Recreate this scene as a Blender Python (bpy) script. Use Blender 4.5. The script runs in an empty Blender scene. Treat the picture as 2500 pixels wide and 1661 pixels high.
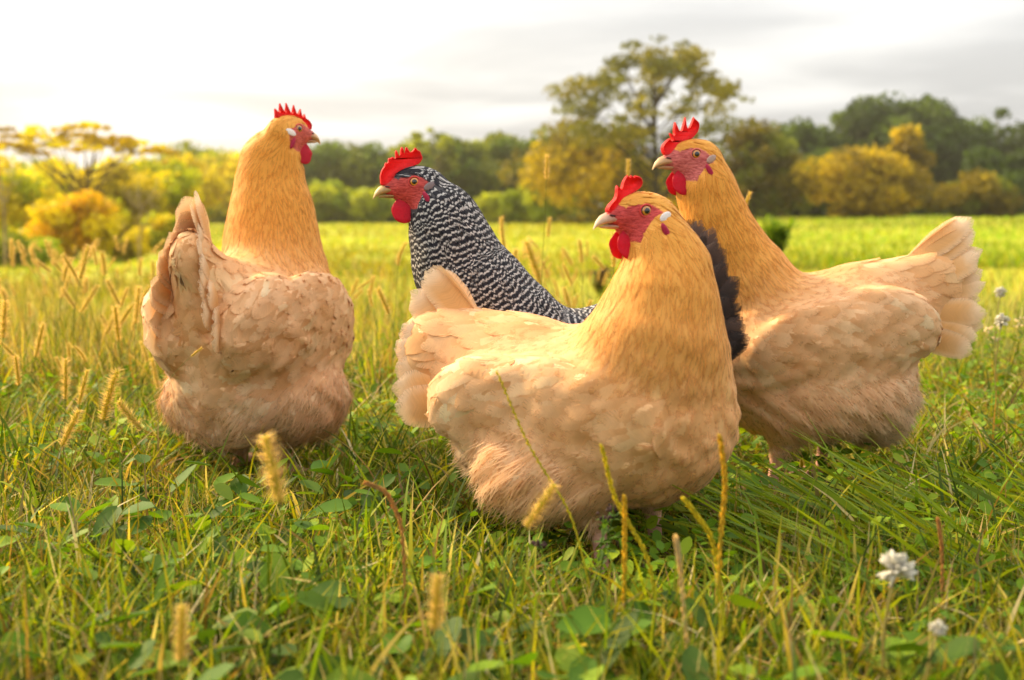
import bpy, math
import numpy as np
from mathutils import Vector, Matrix, geometry

# ------------------------------------------------------------------ camera
sc = bpy.context.scene
FPX, CAMH, HORIZON = 2900.0, 0.385, 510.0
PITCH = math.atan((830.5 - HORIZON) / FPX)
cam_data = bpy.data.cameras.new('camera')
cam = bpy.data.objects.new('camera', cam_data)
sc.collection.objects.link(cam)
cam.location = (0, 0, CAMH)
cam.rotation_euler = (math.pi / 2 - PITCH, 0, 0)
cam_data.sensor_width = 36.0
cam_data.lens = 36.0 * FPX / 2500.0
cam_data.clip_start = 0.02
cam_data.clip_end = 2000
cam_data.dof.use_dof = True
cam_data.dof.focus_distance = 1.36
cam_data.dof.aperture_fstop = 5.4
sc.camera = cam

# ------------------------------------------------------------------ sky, sun, exposure
SUN_AZ = math.radians(-56)      # left of straight ahead
SUN_EL = math.radians(33)
SUN_DIR = Vector((math.sin(SUN_AZ) * math.cos(SUN_EL), math.cos(SUN_AZ) * math.cos(SUN_EL), math.sin(SUN_EL)))
world = bpy.data.worlds.new('World')
sc.world = world
world.use_nodes = True
wn, wl = world.node_tree.nodes, world.node_tree.links
wn.clear()
def WN(t, **kw):
    n = wn.new(t)
    for k, v in kw.items():
        setattr(n, k, v)
    return n
def wmath(op, a, b=None, c=None):
    n = WN('ShaderNodeMath', operation=op)
    for i, v in enumerate((a, b, c)):
        if v is None: continue
        if isinstance(v, (int, float)): n.inputs[i].default_value = v
        else: wl.new(v, n.inputs[i])
    return n.outputs[0]
sky = WN('ShaderNodeTexSky', sky_type='NISHITA')
sky.sun_disc = False
sky.sun_elevation = SUN_EL
sky.sun_rotation = SUN_AZ
sky.air_density = 1.4
sky.dust_density = 3.0
skys = WN('ShaderNodeVectorMath', operation='SCALE')
wl.new(sky.outputs[0], skys.inputs[0]); skys.inputs['Scale'].default_value = 0.10
tc = WN('ShaderNodeTexCoord')
sep = WN('ShaderNodeSeparateXYZ'); wl.new(tc.outputs['Generated'], sep.inputs[0])
zc = wmath('ADD', wmath('MAXIMUM', sep.outputs[2], 0.0), 0.07)
cx = wmath('DIVIDE', sep.outputs[0], zc); cy = wmath('DIVIDE', sep.outputs[1], zc)
comb = WN('ShaderNodeCombineXYZ'); wl.new(cx, comb.inputs[0]); wl.new(cy, comb.inputs[1])
n1 = WN('ShaderNodeTexNoise'); wl.new(comb.outputs[0], n1.inputs['Vector'])
n1.inputs['Scale'].default_value = 0.62; n1.inputs['Detail'].default_value = 7; n1.inputs['Roughness'].default_value = 0.5; n1.inputs['Distortion'].default_value = 0.35
n2 = WN('ShaderNodeTexNoise'); wl.new(comb.outputs[0], n2.inputs['Vector'])
n2.inputs['Scale'].default_value = 0.16; n2.inputs['Detail'].default_value = 3
cov = WN('ShaderNodeMapRange'); cov.interpolation_type = 'SMOOTHSTEP'
wl.new(wmath('ADD', wmath('MULTIPLY', n1.outputs[0], 0.62), wmath('MULTIPLY', n2.outputs[0], 0.38)), cov.inputs['Value'])
cov.inputs['From Min'].default_value = 0.38; cov.inputs['From Max'].default_value = 0.60
# brightness of the cloud sheet: thin and bright, grey where thick
ramp = WN('ShaderNodeValToRGB'); wl.new(cov.outputs[0], ramp.inputs[0])
ramp.color_ramp.elements[0].color = (0.57, 0.562, 0.552, 1); ramp.color_ramp.elements[0].position = 0.0
ramp.color_ramp.elements[1].color = (0.355, 0.355, 0.362, 1); ramp.color_ramp.elements[1].position = 1.0
# the cloud sheet glows around the hidden sun
dot = WN('ShaderNodeVectorMath', operation='DOT_PRODUCT'); wl.new(tc.outputs['Generated'], dot.inputs[0]); dot.inputs[1].default_value = SUN_DIR
glow = wmath('POWER', wmath('MAXIMUM', dot.outputs['Value'], 0.0), 4.0)
gl = WN('ShaderNodeMix', data_type='RGBA', blend_type='MULTIPLY'); gl.inputs[0].default_value = 1.0
# an overcast sheet is three times as bright overhead as at the horizon
zen = wmath('ADD', wmath('MULTIPLY', wmath('MAXIMUM', sep.outputs[2], 0.0), 2.0), 1.0)
glo = WN('ShaderNodeVectorMath', operation='ADD'); wl.new(zen, glo.inputs[1])
glc = WN('ShaderNodeVectorMath', operation='SCALE'); glc.inputs[0].default_value = (1.5, 1.28, 0.95); wl.new(glow, glc.inputs['Scale'])
wl.new(glc.outputs[0], glo.inputs[0]); wl.new(ramp.outputs[0], gl.inputs[6]); wl.new(glo.outputs[0], gl.inputs[7])
mixs = WN('ShaderNodeMix', data_type='RGBA'); mixs.inputs[0].default_value = 0.88
wl.new(skys.outputs[0], mixs.inputs[6]); wl.new(gl.outputs[2], mixs.inputs[7])
bg = WN('ShaderNodeBackground'); wl.new(mixs.outputs[2], bg.inputs[0]); bg.inputs[1].default_value = 1.0
wo = WN('ShaderNodeOutputWorld'); wl.new(bg.outputs[0], wo.inputs[0])

sun_data = bpy.data.lights.new('sun', 'SUN')
sun_data.energy = 5.0
sun_data.angle = math.radians(7)
sun_data.color = (1.0, 0.77, 0.46)
sun = bpy.data.objects.new('sun', sun_data)
sc.collection.objects.link(sun)
sun.rotation_euler = (-SUN_DIR).to_track_quat('-Z', 'Y').to_euler()

sc.view_settings.view_transform = 'Standard'
sc.view_settings.look = 'None'
sc.view_settings.exposure = 0.80
sc.view_settings.gamma = 1.0
sc.view_settings.use_curve_mapping = False
sc.render.engine = 'CYCLES'
sc.cycles.use_denoising = True
try:
    sc.cycles.denoiser = 'OPENIMAGEDENOISE'
    sc.cycles.denoising_input_passes = 'RGB_ALBEDO_NORMAL'
except Exception:
    pass
sc.cycles.max_bounces = 8
sc.cycles.transparent_max_bounces = 8
sc.cycles.diffuse_bounces = 4
sc.cycles.transmission_bounces = 5
sc.cycles.caustics_reflective = False
sc.cycles.caustics_refractive = False

# ------------------------------------------------------------------ helpers
RNG = np.random.RandomState(11)
COL = sc.collection
_cp, _sp = math.cos(PITCH), math.sin(PITCH)
def at(px, py, Y):
    """world point seen at photo pixel (2500 wide), at depth Y"""
    dx, dy = (px - 1250.0) / FPX, (830.5 - py) / FPX
    d = np.array([dx, _cp + dy * _sp, -_sp + dy * _cp])
    return np.array([0, 0, CAMH]) + d * (Y / d[1])
def sstep(a, b, x):
    t = np.clip((np.asarray(x, float) - a) / (b - a), 0, 1)
    return t * t * (3 - 2 * t)
def terrain(x, y):
    x = np.asarray(x, float); y = np.asarray(y, float)
    u = x / np.maximum(y, 1.0)
    yy = np.minimum(np.maximum(y, 0), 110)
    slope = -0.0075 + 0.0062 * sstep(-0.02, 0.36, u)
    zc = slope * yy
    left = -0.0272 * np.minimum(yy, 22) - 0.0005 * yy
    w = sstep(-0.20, -0.34, u)
    z = zc * (1 - w) + left * w
    z = z * sstep(1.8, 5.0, y)
    return z + 0.02 * np.sin(x * 1.3 + 0.6 * y) * np.sin(0.9 * y - 0.4 * x) * sstep(2.5, 6, y)

def link(o, parent=None):
    COL.objects.link(o)
    if parent is not None: o.parent = parent
    return o
def tag(o, label=None, cat=None, group=None, kind=None):
    if label: o['label'] = label
    if cat: o['category'] = cat
    if group: o['group'] = group
    if kind: o['kind'] = kind
    return o
def empty(name, loc, rz=0.0, scale=1.0):
    o = bpy.data.objects.new(name, None)
    o.empty_display_size = 0.05
    o.location = loc; o.rotation_euler = (0, 0, rz); o.scale = (scale,) * 3
    return link(o)
def make_mesh(name, V, F, mat, col=None, attrs=None, normals=None, smooth=True):
    """V (n,3); F: array (m,k) or list of such arrays; col (n,3)"""
    V = np.asarray(V, np.float32)
    Fs = F if isinstance(F, (list, tuple)) else [F]
    Fs = [np.asarray(f, np.int32) for f in Fs if len(f)]
    me = bpy.data.meshes.new(name)
    me.vertices.add(len(V)); me.vertices.foreach_set('co', V.ravel())
    li = np.concatenate([f.ravel() for f in Fs])
    tot = np.concatenate([np.full(len(f), f.shape[1], np.int32) for f in Fs])
    start = np.concatenate([[0], np.cumsum(tot)[:-1]]).astype(np.int32)
    me.loops.add(len(li)); me.loops.foreach_set('vertex_index', li)
    me.polygons.add(len(tot)); me.polygons.foreach_set('loop_start', start)
    me.update(calc_edges=True)
    me.polygons.foreach_set('use_smooth', np.full(len(tot), smooth, bool))
    if col is not None:
        a = me.color_attributes.new('Col', 'FLOAT_COLOR', 'POINT')
        c = np.ones((len(V), 4), np.float32); c[:, :3] = col
        a.data.foreach_set('color', c.ravel())
    for k, v in (attrs or {}).items():
        v = np.asarray(v, np.float32)
        if v.ndim == 1:
            a = me.attributes.new(k, 'FLOAT', 'POINT'); a.data.foreach_set('value', v)
        else:
            a = me.attributes.new(k, 'FLOAT_VECTOR', 'POINT'); a.data.foreach_set('vector', v.ravel())
    if mat is not None: me.materials.append(mat)
    if normals is not None:
        me.normals_split_custom_set_from_vertices(np.asarray(normals, np.float32))
    return me
def mesh_obj(name, V, F, mat, parent=None, **kw):
    o = bpy.data.objects.new(name, make_mesh(name, V, F, mat, **kw))
    return link(o, parent)
class MB:
    """collects pieces of geometry into one mesh"""
    def __init__(s): s.V = []; s.F = {}; s.C = []; s.n = 0
    def add(s, V, F, col=(1, 1, 1)):
        V = np.asarray(V, float); Fs = F if isinstance(F, list) else [F]
        for f in Fs:
            f = np.asarray(f, int)
            if len(f): s.F.setdefault(f.shape[1], []).append(f + s.n)
        s.V.append(V); s.n += len(V)
        c = np.empty((len(V), 3)); c[:] = col; s.C.append(c)
    def mesh(s, name, mat, **kw):
        return make_mesh(name, np.concatenate(s.V), [np.concatenate(v) for v in s.F.values()], mat, col=np.concatenate(s.C), **kw)
    def obj(s, name, mat, parent=None, **kw):
        return link(bpy.data.objects.new(name, s.mesh(name, mat, **kw)), parent)
def unit(v, axis=-1):
    v = np.asarray(v, float)
    return v / np.maximum(np.linalg.norm(v, axis=axis, keepdims=True), 1e-9)
def tube(P, r, sides=5, cap=True):
    P = np.asarray(P, float); n = len(P)
    r = np.broadcast_to(np.asarray(r, float), (n,))
    T = np.gradient(P, axis=0); T = unit(T)
    ref = np.array([0.31, 0.87, 0.12]); ref = ref if abs(np.dot(unit(ref), T[0])) < 0.9 else np.array([1.0, 0, 0])
    A = unit(np.cross(T, ref)); B = np.cross(T, A)
    th = np.linspace(0, 2 * np.pi, sides, endpoint=False)
    V = (P[:, None] + r[:, None, None] * (np.cos(th)[None, :, None] * A[:, None] + np.sin(th)[None, :, None] * B[:, None])).reshape(-1, 3)
    i = np.arange(n - 1)[:, None] * sides; j = np.arange(sides)[None]; k = (j + 1) % sides
    F = np.stack([i + j, i + k, i + sides + k, i + sides + j], -1).reshape(-1, 4)
    Fs = [F]
    if cap:
        V = np.concatenate([V, P[:1], P[-1:]])
        a, b = n * sides, n * sides + 1
        jj = np.arange(sides); kk = (jj + 1) % sides
        Fs.append(np.concatenate([np.stack([np.full(sides, a), kk, jj], -1), np.stack([np.full(sides, b), (n - 1) * sides + jj, (n - 1) * sides + kk], -1)]))
    return V, Fs
def ball(c, r, rot=None, nu=16, nv=10):
    th = np.linspace(0, 2 * np.pi, nu, endpoint=False); ph = np.linspace(0, np.pi, nv)[1:-1]
    V = np.stack([np.outer(np.sin(ph), np.cos(th)), np.outer(np.sin(ph), np.sin(th)), np.outer(np.cos(ph), np.ones(nu))], -1).reshape(-1, 3)
    V = np.concatenate([V, [[0, 0, 1], [0, 0, -1]]]) * np.asarray(r)
    if rot is not None: V = V @ np.asarray(rot).T
    V = V + np.asarray(c)
    m = nv - 2
    i = np.arange(m - 1)[:, None] * nu; j = np.arange(nu)[None]; k = (j + 1) % nu
    F = np.stack([i + j, i + nu + j, i + nu + k, i + k], -1).reshape(-1, 4)
    jj = np.arange(nu); kk = (jj + 1) % nu
    T = np.concatenate([np.stack([np.full(nu, m * nu), jj, kk], -1), np.stack([np.full(nu, m * nu + 1), (m - 1) * nu + kk, (m - 1) * nu + jj], -1)])
    return V, [F, T]
def roty(a):   # rotation about y, positive lifts +x towards +z
    c, s = math.cos(a), math.sin(a)
    return np.array([[c, 0, -s], [0, 1, 0], [s, 0, c]])
def rotz(a):
    c, s = math.cos(a), math.sin(a)
    return np.array([[c, -s, 0], [s, c, 0], [0, 0, 1]])
def rotx(a):
    c, s = math.cos(a), math.sin(a)
    return np.array([[1, 0, 0], [0, c, -s], [0, s, c]])

# ------------------------------------------------------------------ materials
def new_mat(name):
    m = bpy.data.materials.new(name); m.use_nodes = True
    nt = m.node_tree; nt.nodes.clear()
    return m, nt.nodes, nt.links
def leafy_mat(name, transl=0.4, rough=0.5, spec=0.3, noise=0.0, noise_scale=30.0, tint=(1.15, 1.05, 0.55)):
    """vertex-coloured leaf or feather: a glossy-diffuse face that lets light through"""
    m, N, L = new_mat(name)
    a = N.new('ShaderNodeAttribute'); a.attribute_name = 'Col'
    col = a.outputs['Color']
    if noise > 0:
        g = N.new('ShaderNodeNewGeometry')
        t = N.new('ShaderNodeTexNoise'); t.inputs['Scale'].default_value = noise_scale; t.inputs['Detail'].default_value = 3
        L.new(g.outputs['Position'], t.inputs['Vector'])
        mr = N.new('ShaderNodeMapRange'); L.new(t.outputs[0], mr.inputs['Value'])
        mr.inputs['From Min'].default_value = 0.3; mr.inputs['From Max'].default_value = 0.7
        mr.inputs['To Min'].default_value = 1 - noise; mr.inputs['To Max'].default_value = 1 + noise
        v = N.new('ShaderNodeVectorMath'); v.operation = 'SCALE'; L.new(col, v.inputs[0]); L.new(mr.outputs[0], v.inputs['Scale'])
        col = v.outputs[0]
    p = N.new('ShaderNodeBsdfPrincipled'); L.new(col, p.inputs['Base Color'])
    p.inputs['Roughness'].default_value = rough; p.inputs['Specular IOR Level'].default_value = spec
    tr = N.new('ShaderNodeBsdfTranslucent')
    tm = N.new('ShaderNodeVectorMath'); tm.operation = 'MULTIPLY'; L.new(col, tm.inputs[0]); tm.inputs[1].default_value = tint
    L.new(tm.outputs[0], tr.inputs['Color'])
    mx = N.new('ShaderNodeMixShader'); mx.inputs[0].default_value = transl
    L.new(p.outputs[0], mx.inputs[1]); L.new(tr.outputs[0], mx.inputs[2])
    o = N.new('ShaderNodeOutputMaterial'); L.new(mx.outputs[0], o.inputs[0])
    return m
M = {}
M['grass'] = leafy_mat('grass_blade', 0.42, 0.6, 0.18, tint=(1.2, 1.15, 0.35))
M['leaf'] = leafy_mat('tree_leaf', 0.45, 0.6, 0.2, tint=(1.15, 1.15, 0.3))
M['bark'] = leafy_mat('bark', 0.0, 0.9, 0.1, noise=0.35, noise_scale=6)
M['seed'] = leafy_mat('foxtail_seed', 0.6, 0.7, 0.15, tint=(1.3, 1.05, 0.6))
M['petal'] = leafy_mat('petal', 0.35, 0.7, 0.1, tint=(1, 1, 0.95))

def ground_mat():
    m, N, L = new_mat('meadow_ground')
    g = N.new('ShaderNodeNewGeometry')
    t = N.new('ShaderNodeTexNoise'); t.inputs['Scale'].default_value = 0.22; t.inputs['Detail'].default_value = 8; t.inputs['Roughness'].default_value = 0.62
    mp = N.new('ShaderNodeMapping'); mp.inputs['Scale'].default_value = (0.7, 1.0, 1.0)
    L.new(g.outputs['Position'], mp.inputs[0]); L.new(mp.outputs[0], t.inputs['Vector'])
    r = N.new('ShaderNodeValToRGB'); L.new(t.outputs[0], r.inputs[0])
    e = r.color_ramp.elements
    e[0].position = 0.32; e[0].color = (0.22, 0.25, 0.018, 1)
    e[1].position = 0.70; e[1].color = (0.50, 0.44, 0.05, 1)
    x = e.new(0.5); x.color = (0.36, 0.37, 0.022, 1)
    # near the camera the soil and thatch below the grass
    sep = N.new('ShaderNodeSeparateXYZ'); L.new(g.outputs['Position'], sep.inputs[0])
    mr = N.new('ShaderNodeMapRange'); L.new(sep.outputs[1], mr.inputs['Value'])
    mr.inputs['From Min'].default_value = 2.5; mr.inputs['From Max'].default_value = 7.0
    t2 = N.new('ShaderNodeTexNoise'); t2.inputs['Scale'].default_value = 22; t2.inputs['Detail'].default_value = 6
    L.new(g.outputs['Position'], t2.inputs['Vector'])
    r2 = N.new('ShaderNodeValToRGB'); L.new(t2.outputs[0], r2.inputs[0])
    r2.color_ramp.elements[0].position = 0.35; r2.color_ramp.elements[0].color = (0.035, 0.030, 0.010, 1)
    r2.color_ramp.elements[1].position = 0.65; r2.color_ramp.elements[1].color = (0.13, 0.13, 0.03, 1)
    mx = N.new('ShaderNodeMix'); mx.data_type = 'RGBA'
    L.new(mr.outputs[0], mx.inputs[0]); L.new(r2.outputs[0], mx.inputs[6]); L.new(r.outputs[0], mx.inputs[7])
    b = N.new('ShaderNodeBump'); b.inputs['Strength'].default_value = 0.6; b.inputs['Distance'].default_value = 0.05
    L.new(t2.outputs[0], b.inputs['Height'])
    p = N.new('ShaderNodeBsdfPrincipled'); L.new(mx.outputs[2], p.inputs['Base Color']); L.new(b.outputs[0], p.inputs['Normal'])
    p.inputs['Roughness'].default_value = 0.9; p.inputs['Specular IOR Level'].default_value = 0.1
    o = N.new('ShaderNodeOutputMaterial'); L.new(p.outputs[0], o.inputs[0])
    return m
M['ground'] = ground_mat()

def feather_mat(name, barred=False, transl=0.16):
    m, N, L = new_mat(name)
    a = N.new('ShaderNodeAttribute'); a.attribute_name = 'Col'
    col = a.outputs['Color']
    f = N.new('ShaderNodeAttribute'); f.attribute_name = 'fuv'      # (along, across, id)
    sep = N.new('ShaderNodeSeparateXYZ'); L.new(f.outputs['Vector'], sep.inputs[0])
    def mth(op, x, y):
        n = N.new('ShaderNodeMath'); n.operation = op
        for i, v in enumerate((x, y)):
            if isinstance(v, (int, float)): n.inputs[i].default_value = v
            else: L.new(v, n.inputs[i])
        return n.outputs[0]
    av = mth('ABSOLUTE', sep.outputs[1], 0.0)
    # barbs run out from the shaft at a slant
    ph = mth('SUBTRACT', mth('MULTIPLY', sep.outputs[0], 26.0), mth('MULTIPLY', av, 9.0))
    cv = N.new('ShaderNodeCombineXYZ'); L.new(ph, cv.inputs[0]); L.new(mth('MULTIPLY', sep.outputs[1], 1.2), cv.inputs[1]); L.new(sep.outputs[2], cv.inputs[2])
    t = N.new('ShaderNodeTexNoise'); t.inputs['Scale'].default_value = 1.0; t.inputs['Detail'].default_value = 2.5
    L.new(cv.outputs[0], t.inputs['Vector'])
    if barred:
        s = N.new('ShaderNodeAttribute'); s.attribute_name = 's'
        sw = mth('SINE', mth('MULTIPLY', mth('ADD', s.outputs['Fac'], mth('MULTIPLY', t.outputs[0], 0.10)), 6.28318), 0.0)
        mr = N.new('ShaderNodeMapRange'); mr.interpolation_type = 'SMOOTHSTEP'; L.new(sw, mr.inputs['Value'])
        mr.inputs['From Min'].default_value = 0.25; mr.inputs['From Max'].default_value = 0.9
        mx = N.new('ShaderNodeMix'); mx.data_type = 'RGBA'; L.new(mr.outputs[0], mx.inputs[0])
        mx.inputs[6].default_value = (0.013, 0.012, 0.017, 1); L.new(col, mx.inputs[7])
        col = mx.outputs[2]
    mr = N.new('ShaderNodeMapRange'); L.new(t.outputs[0], mr.inputs['Value'])
    mr.inputs['From Min'].default_value = 0.3; mr.inputs['From Max'].default_value = 0.7
    mr.inputs['To Min'].default_value = 0.93; mr.inputs['To Max'].default_value = 1.06
    v = N.new('ShaderNodeVectorMath'); v.operation = 'SCALE'; L.new(col, v.inputs[0]); L.new(mr.outputs[0], v.inputs['Scale'])
    col = v.outputs[0]
    bp = N.new('ShaderNodeBump'); bp.inputs['Strength'].default_value = 0.25; bp.inputs['Distance'].default_value = 0.0006
    L.new(t.outputs[0], bp.inputs['Height'])
    p = N.new('ShaderNodeBsdfPrincipled'); L.new(col, p.inputs['Base Color']); L.new(bp.outputs[0], p.inputs['Normal'])
    p.inputs['Roughness'].default_value = 0.62; p.inputs['Specular IOR Level'].default_value = 0.22
    p.inputs['Sheen Weight'].default_value = 0.05 if barred else 0.12; p.inputs['Sheen Roughness'].default_value = 0.4
    p.inputs['Sheen Tint'].default_value = (1, 0.9, 0.75, 1)
    tr = N.new('ShaderNodeBsdfTranslucent'); L.new(col, tr.inputs['Color'])
    x = N.new('ShaderNodeMixShader'); x.inputs[0].default_value = transl
    L.new(p.outputs[0], x.inputs[1]); L.new(tr.outputs[0], x.inputs[2])
    # the vane frays out into loose barbs at its rim
    fr = N.new('ShaderNodeAttribute'); fr.attribute_name = 'fray'
    tn = N.new('ShaderNodeBsdfTransparent')
    th = N.new('ShaderNodeMapRange'); L.new(mth('ADD', fr.outputs['Fac'], mth('MULTIPLY', mth('SUBTRACT', t.outputs[0], 0.5), 1.1)), th.inputs['Value'])
    th.inputs['From Min'].default_value = 0.52; th.inputs['From Max'].default_value = 1.05
    y = N.new('ShaderNodeMixShader'); L.new(th.outputs[0], y.inputs[0]); L.new(x.outputs[0], y.inputs[1]); L.new(tn.outputs[0], y.inputs[2])
    o = N.new('ShaderNodeOutputMaterial'); L.new(y.outputs[0], o.inputs[0])
    return m
M['buff'] = feather_mat('buff_feather', False, 0.20)
M['barred'] = feather_mat('barred_feather', True, 0.06)
def skin_mat(name, rough=0.5, sss=0.3, scale=900, bump=0.35, transl=0.0):
    m, N, L = new_mat(name)
    a = N.new('ShaderNodeAttribute'); a.attribute_name = 'Col'
    tcn = N.new('ShaderNodeTexCoord')
    t = N.new('ShaderNodeTexNoise'); t.inputs['Scale'].default_value = scale; t.inputs['Detail'].default_value = 3
    L.new(tcn.outputs['Object'], t.inputs['Vector'])
    bp = N.new('ShaderNodeBump'); bp.inputs['Strength'].default_value = bump; bp.inputs['Distance'].default_value = 0.0012
    L.new(t.outputs[0], bp.inputs['Height'])
    mr = N.new('ShaderNodeMapRange'); L.new(t.outputs[0], mr.inputs['Value'])
    mr.inputs['To Min'].default_value = 0.7; mr.inputs['To Max'].default_value = 1.25
    v = N.new('ShaderNodeVectorMath'); v.operation = 'SCALE'; L.new(a.outputs['Color'], v.inputs[0]); L.new(mr.outputs[0], v.inputs['Scale'])
    p = N.new('ShaderNodeBsdfPrincipled'); L.new(v.outputs[0], p.inputs['Base Color']); L.new(bp.outputs[0], p.inputs['Normal'])
    p.inputs['Roughness'].default_value = rough; p.inputs['Specular IOR Level'].default_value = 0.35
    p.inputs['Subsurface Weight'].default_value = sss
    p.inputs['Subsurface Radius'].default_value = (0.004, 0.0012, 0.0008); p.inputs['Subsurface Scale'].default_value = 1.0
    out = p.outputs[0]
    if transl > 0:
        tr = N.new('ShaderNodeBsdfTranslucent'); L.new(a.outputs['Color'], tr.inputs['Color'])
        x = N.new('ShaderNodeMixShader'); x.inputs[0].default_value = transl
        L.new(p.outputs[0], x.inputs[1]); L.new(tr.outputs[0], x.inputs[2]); out = x.outputs[0]
    o = N.new('ShaderNodeOutputMaterial'); L.new(out, o.inputs[0])
    return m
M['skin'] = skin_mat('hen_skin', 0.55, 0.15)
def body_mat(face):
    m, N, L = new_mat('hen_body')
    def mth(op, x, y=0.0):
        n = N.new('ShaderNodeMath'); n.operation = op
        for i, v in enumerate((x, y)):
            if isinstance(v, (int, float)): n.inputs[i].default_value = v
            else: L.new(v, n.inputs[i])
        return n.outputs[0]
    a = N.new('ShaderNodeAttribute'); a.attribute_name = 'Col'
    h = N.new('ShaderNodeAttribute'); h.attribute_name = 'hco'          # head coordinates, millimetres
    sp = N.new('ShaderNodeSeparateXYZ'); L.new(h.outputs['Vector'], sp.inputs[0])
    t = N.new('ShaderNodeTexNoise'); t.inputs['Scale'].default_value = 0.55; t.inputs['Detail'].default_value = 4; L.new(h.outputs['Vector'], t.inputs['Vector'])
    mp = N.new('ShaderNodeMapping'); mp.inputs['Rotation'].default_value = (0, 0.5, 0); mp.inputs['Scale'].default_value = (0.25, 0.6, 1.1); L.new(h.outputs['Vector'], mp.inputs[0])
    t2 = N.new('ShaderNodeTexNoise'); t2.inputs['Scale'].default_value = 0.42; t2.inputs['Detail'].default_value = 2; t2.inputs['Distortion'].default_value = 0.6; L.new(mp.outputs[0], t2.inputs['Vector'])
    def ell(cx, cz, rx, rz):
        u = mth('DIVIDE', mth('SUBTRACT', sp.outputs[0], cx), rx); v = mth('DIVIDE', mth('SUBTRACT', sp.outputs[2], cz), rz)
        return mth('SQRT', mth('ADD', mth('MULTIPLY', u, u), mth('MULTIPLY', v, v)))
    e = mth('MINIMUM', ell(4, -13.5, 26.0, 22.0), ell(30, -6, 13, 13))
    e = mth('ADD', e, mth('MULTIPLY', mth('SUBTRACT', t.outputs[0], 0.5), 0.25))
    mk = N.new('ShaderNodeMapRange'); mk.interpolation_type = 'SMOOTHSTEP'; L.new(e, mk.inputs['Value'])
    mk.inputs['From Min'].default_value = 1.06; mk.inputs['From Max'].default_value = 0.94
    near = mth('LESS_THAN', mth('ABSOLUTE', sp.outputs[1]), 26.0)
    msk = mth('MULTIPLY', mk.outputs[0], near)
    rp = N.new('ShaderNodeValToRGB'); L.new(t2.outputs[0], rp.inputs[0])
    f = np.array(face)
    rp.color_ramp.elements[0].position = 0.32; rp.color_ramp.elements[0].color = (*(f * np.array([.62, .42, .42])), 1)
    rp.color_ramp.elements[1].position = 0.68; rp.color_ramp.elements[1].color = (*np.clip(f * np.array([1.18, 1.5, 1.45]), 0, .9), 1)
    mx = N.new('ShaderNodeMix'); mx.data_type = 'RGBA'; L.new(msk, mx.inputs[0]); L.new(a.outputs['Color'], mx.inputs[6]); L.new(rp.outputs[0], mx.inputs[7])
    bp = N.new('ShaderNodeBump'); bp.inputs['Strength'].default_value = 0.7; bp.inputs['Distance'].default_value = 0.0016; L.new(t2.outputs[0], bp.inputs['Height'])
    p = N.new('ShaderNodeBsdfPrincipled'); L.new(mx.outputs[2], p.inputs['Base Color']); L.new(bp.outputs[0], p.inputs['Normal'])
    p.inputs['Roughness'].default_value = 0.55; p.inputs['Specular IOR Level'].default_value = 0.3
    o = N.new('ShaderNodeOutputMaterial'); L.new(p.outputs[0], o.inputs[0])
    return m
M['comb'] = skin_mat('red_comb', 0.6, 0.0, 420, 0.9, 0.42)
M['horn'] = skin_mat('beak_horn', 0.5, 0.1, 250, 0.15)
def eye_mat():
    m, N, L = new_mat('hen_eye')
    a = N.new('ShaderNodeAttribute'); a.attribute_name = 'Col'
    p = N.new('ShaderNodeBsdfPrincipled'); L.new(a.outputs['Color'], p.inputs['Base Color'])
    p.inputs['Roughness'].default_value = 0.06; p.inputs['Coat Weight'].default_value = 1.0; p.inputs['Coat Roughness'].default_value = 0.03
    o = N.new('ShaderNodeOutputMaterial'); L.new(p.outputs[0], o.inputs[0])
    return m
M['eye'] = eye_mat()


# ------------------------------------------------------------------ ground
def build_ground():
    ys = np.concatenate([np.linspace(-4, 0.4, 8), np.geomspace(0.6, 600, 190)])
    us = np.linspace(-1, 1, 161); us = np.sign(us) * np.abs(us) ** 1.6
    Y, U = np.meshgrid(ys, us, indexing='ij')
    X = U * (np.abs(Y) * 1.6 + 4)
    Z = terrain(X, Y)
    Z += .006 * np.sin(X * 23 + 3 * np.sin(Y * 11)) * np.sin(Y * 19 + X * 7) * sstep(6, 3, Y)
    n, m = Y.shape
    i = np.arange(n - 1)[:, None] * m + np.arange(m - 1)[None]
    F = np.stack([i, i + 1, i + m + 1, i + m], -1).reshape(-1, 4)
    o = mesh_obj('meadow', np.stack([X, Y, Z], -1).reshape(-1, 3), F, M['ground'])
    tag(o, 'yellow green meadow running back to the trees', kind='structure')
build_ground()

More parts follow.
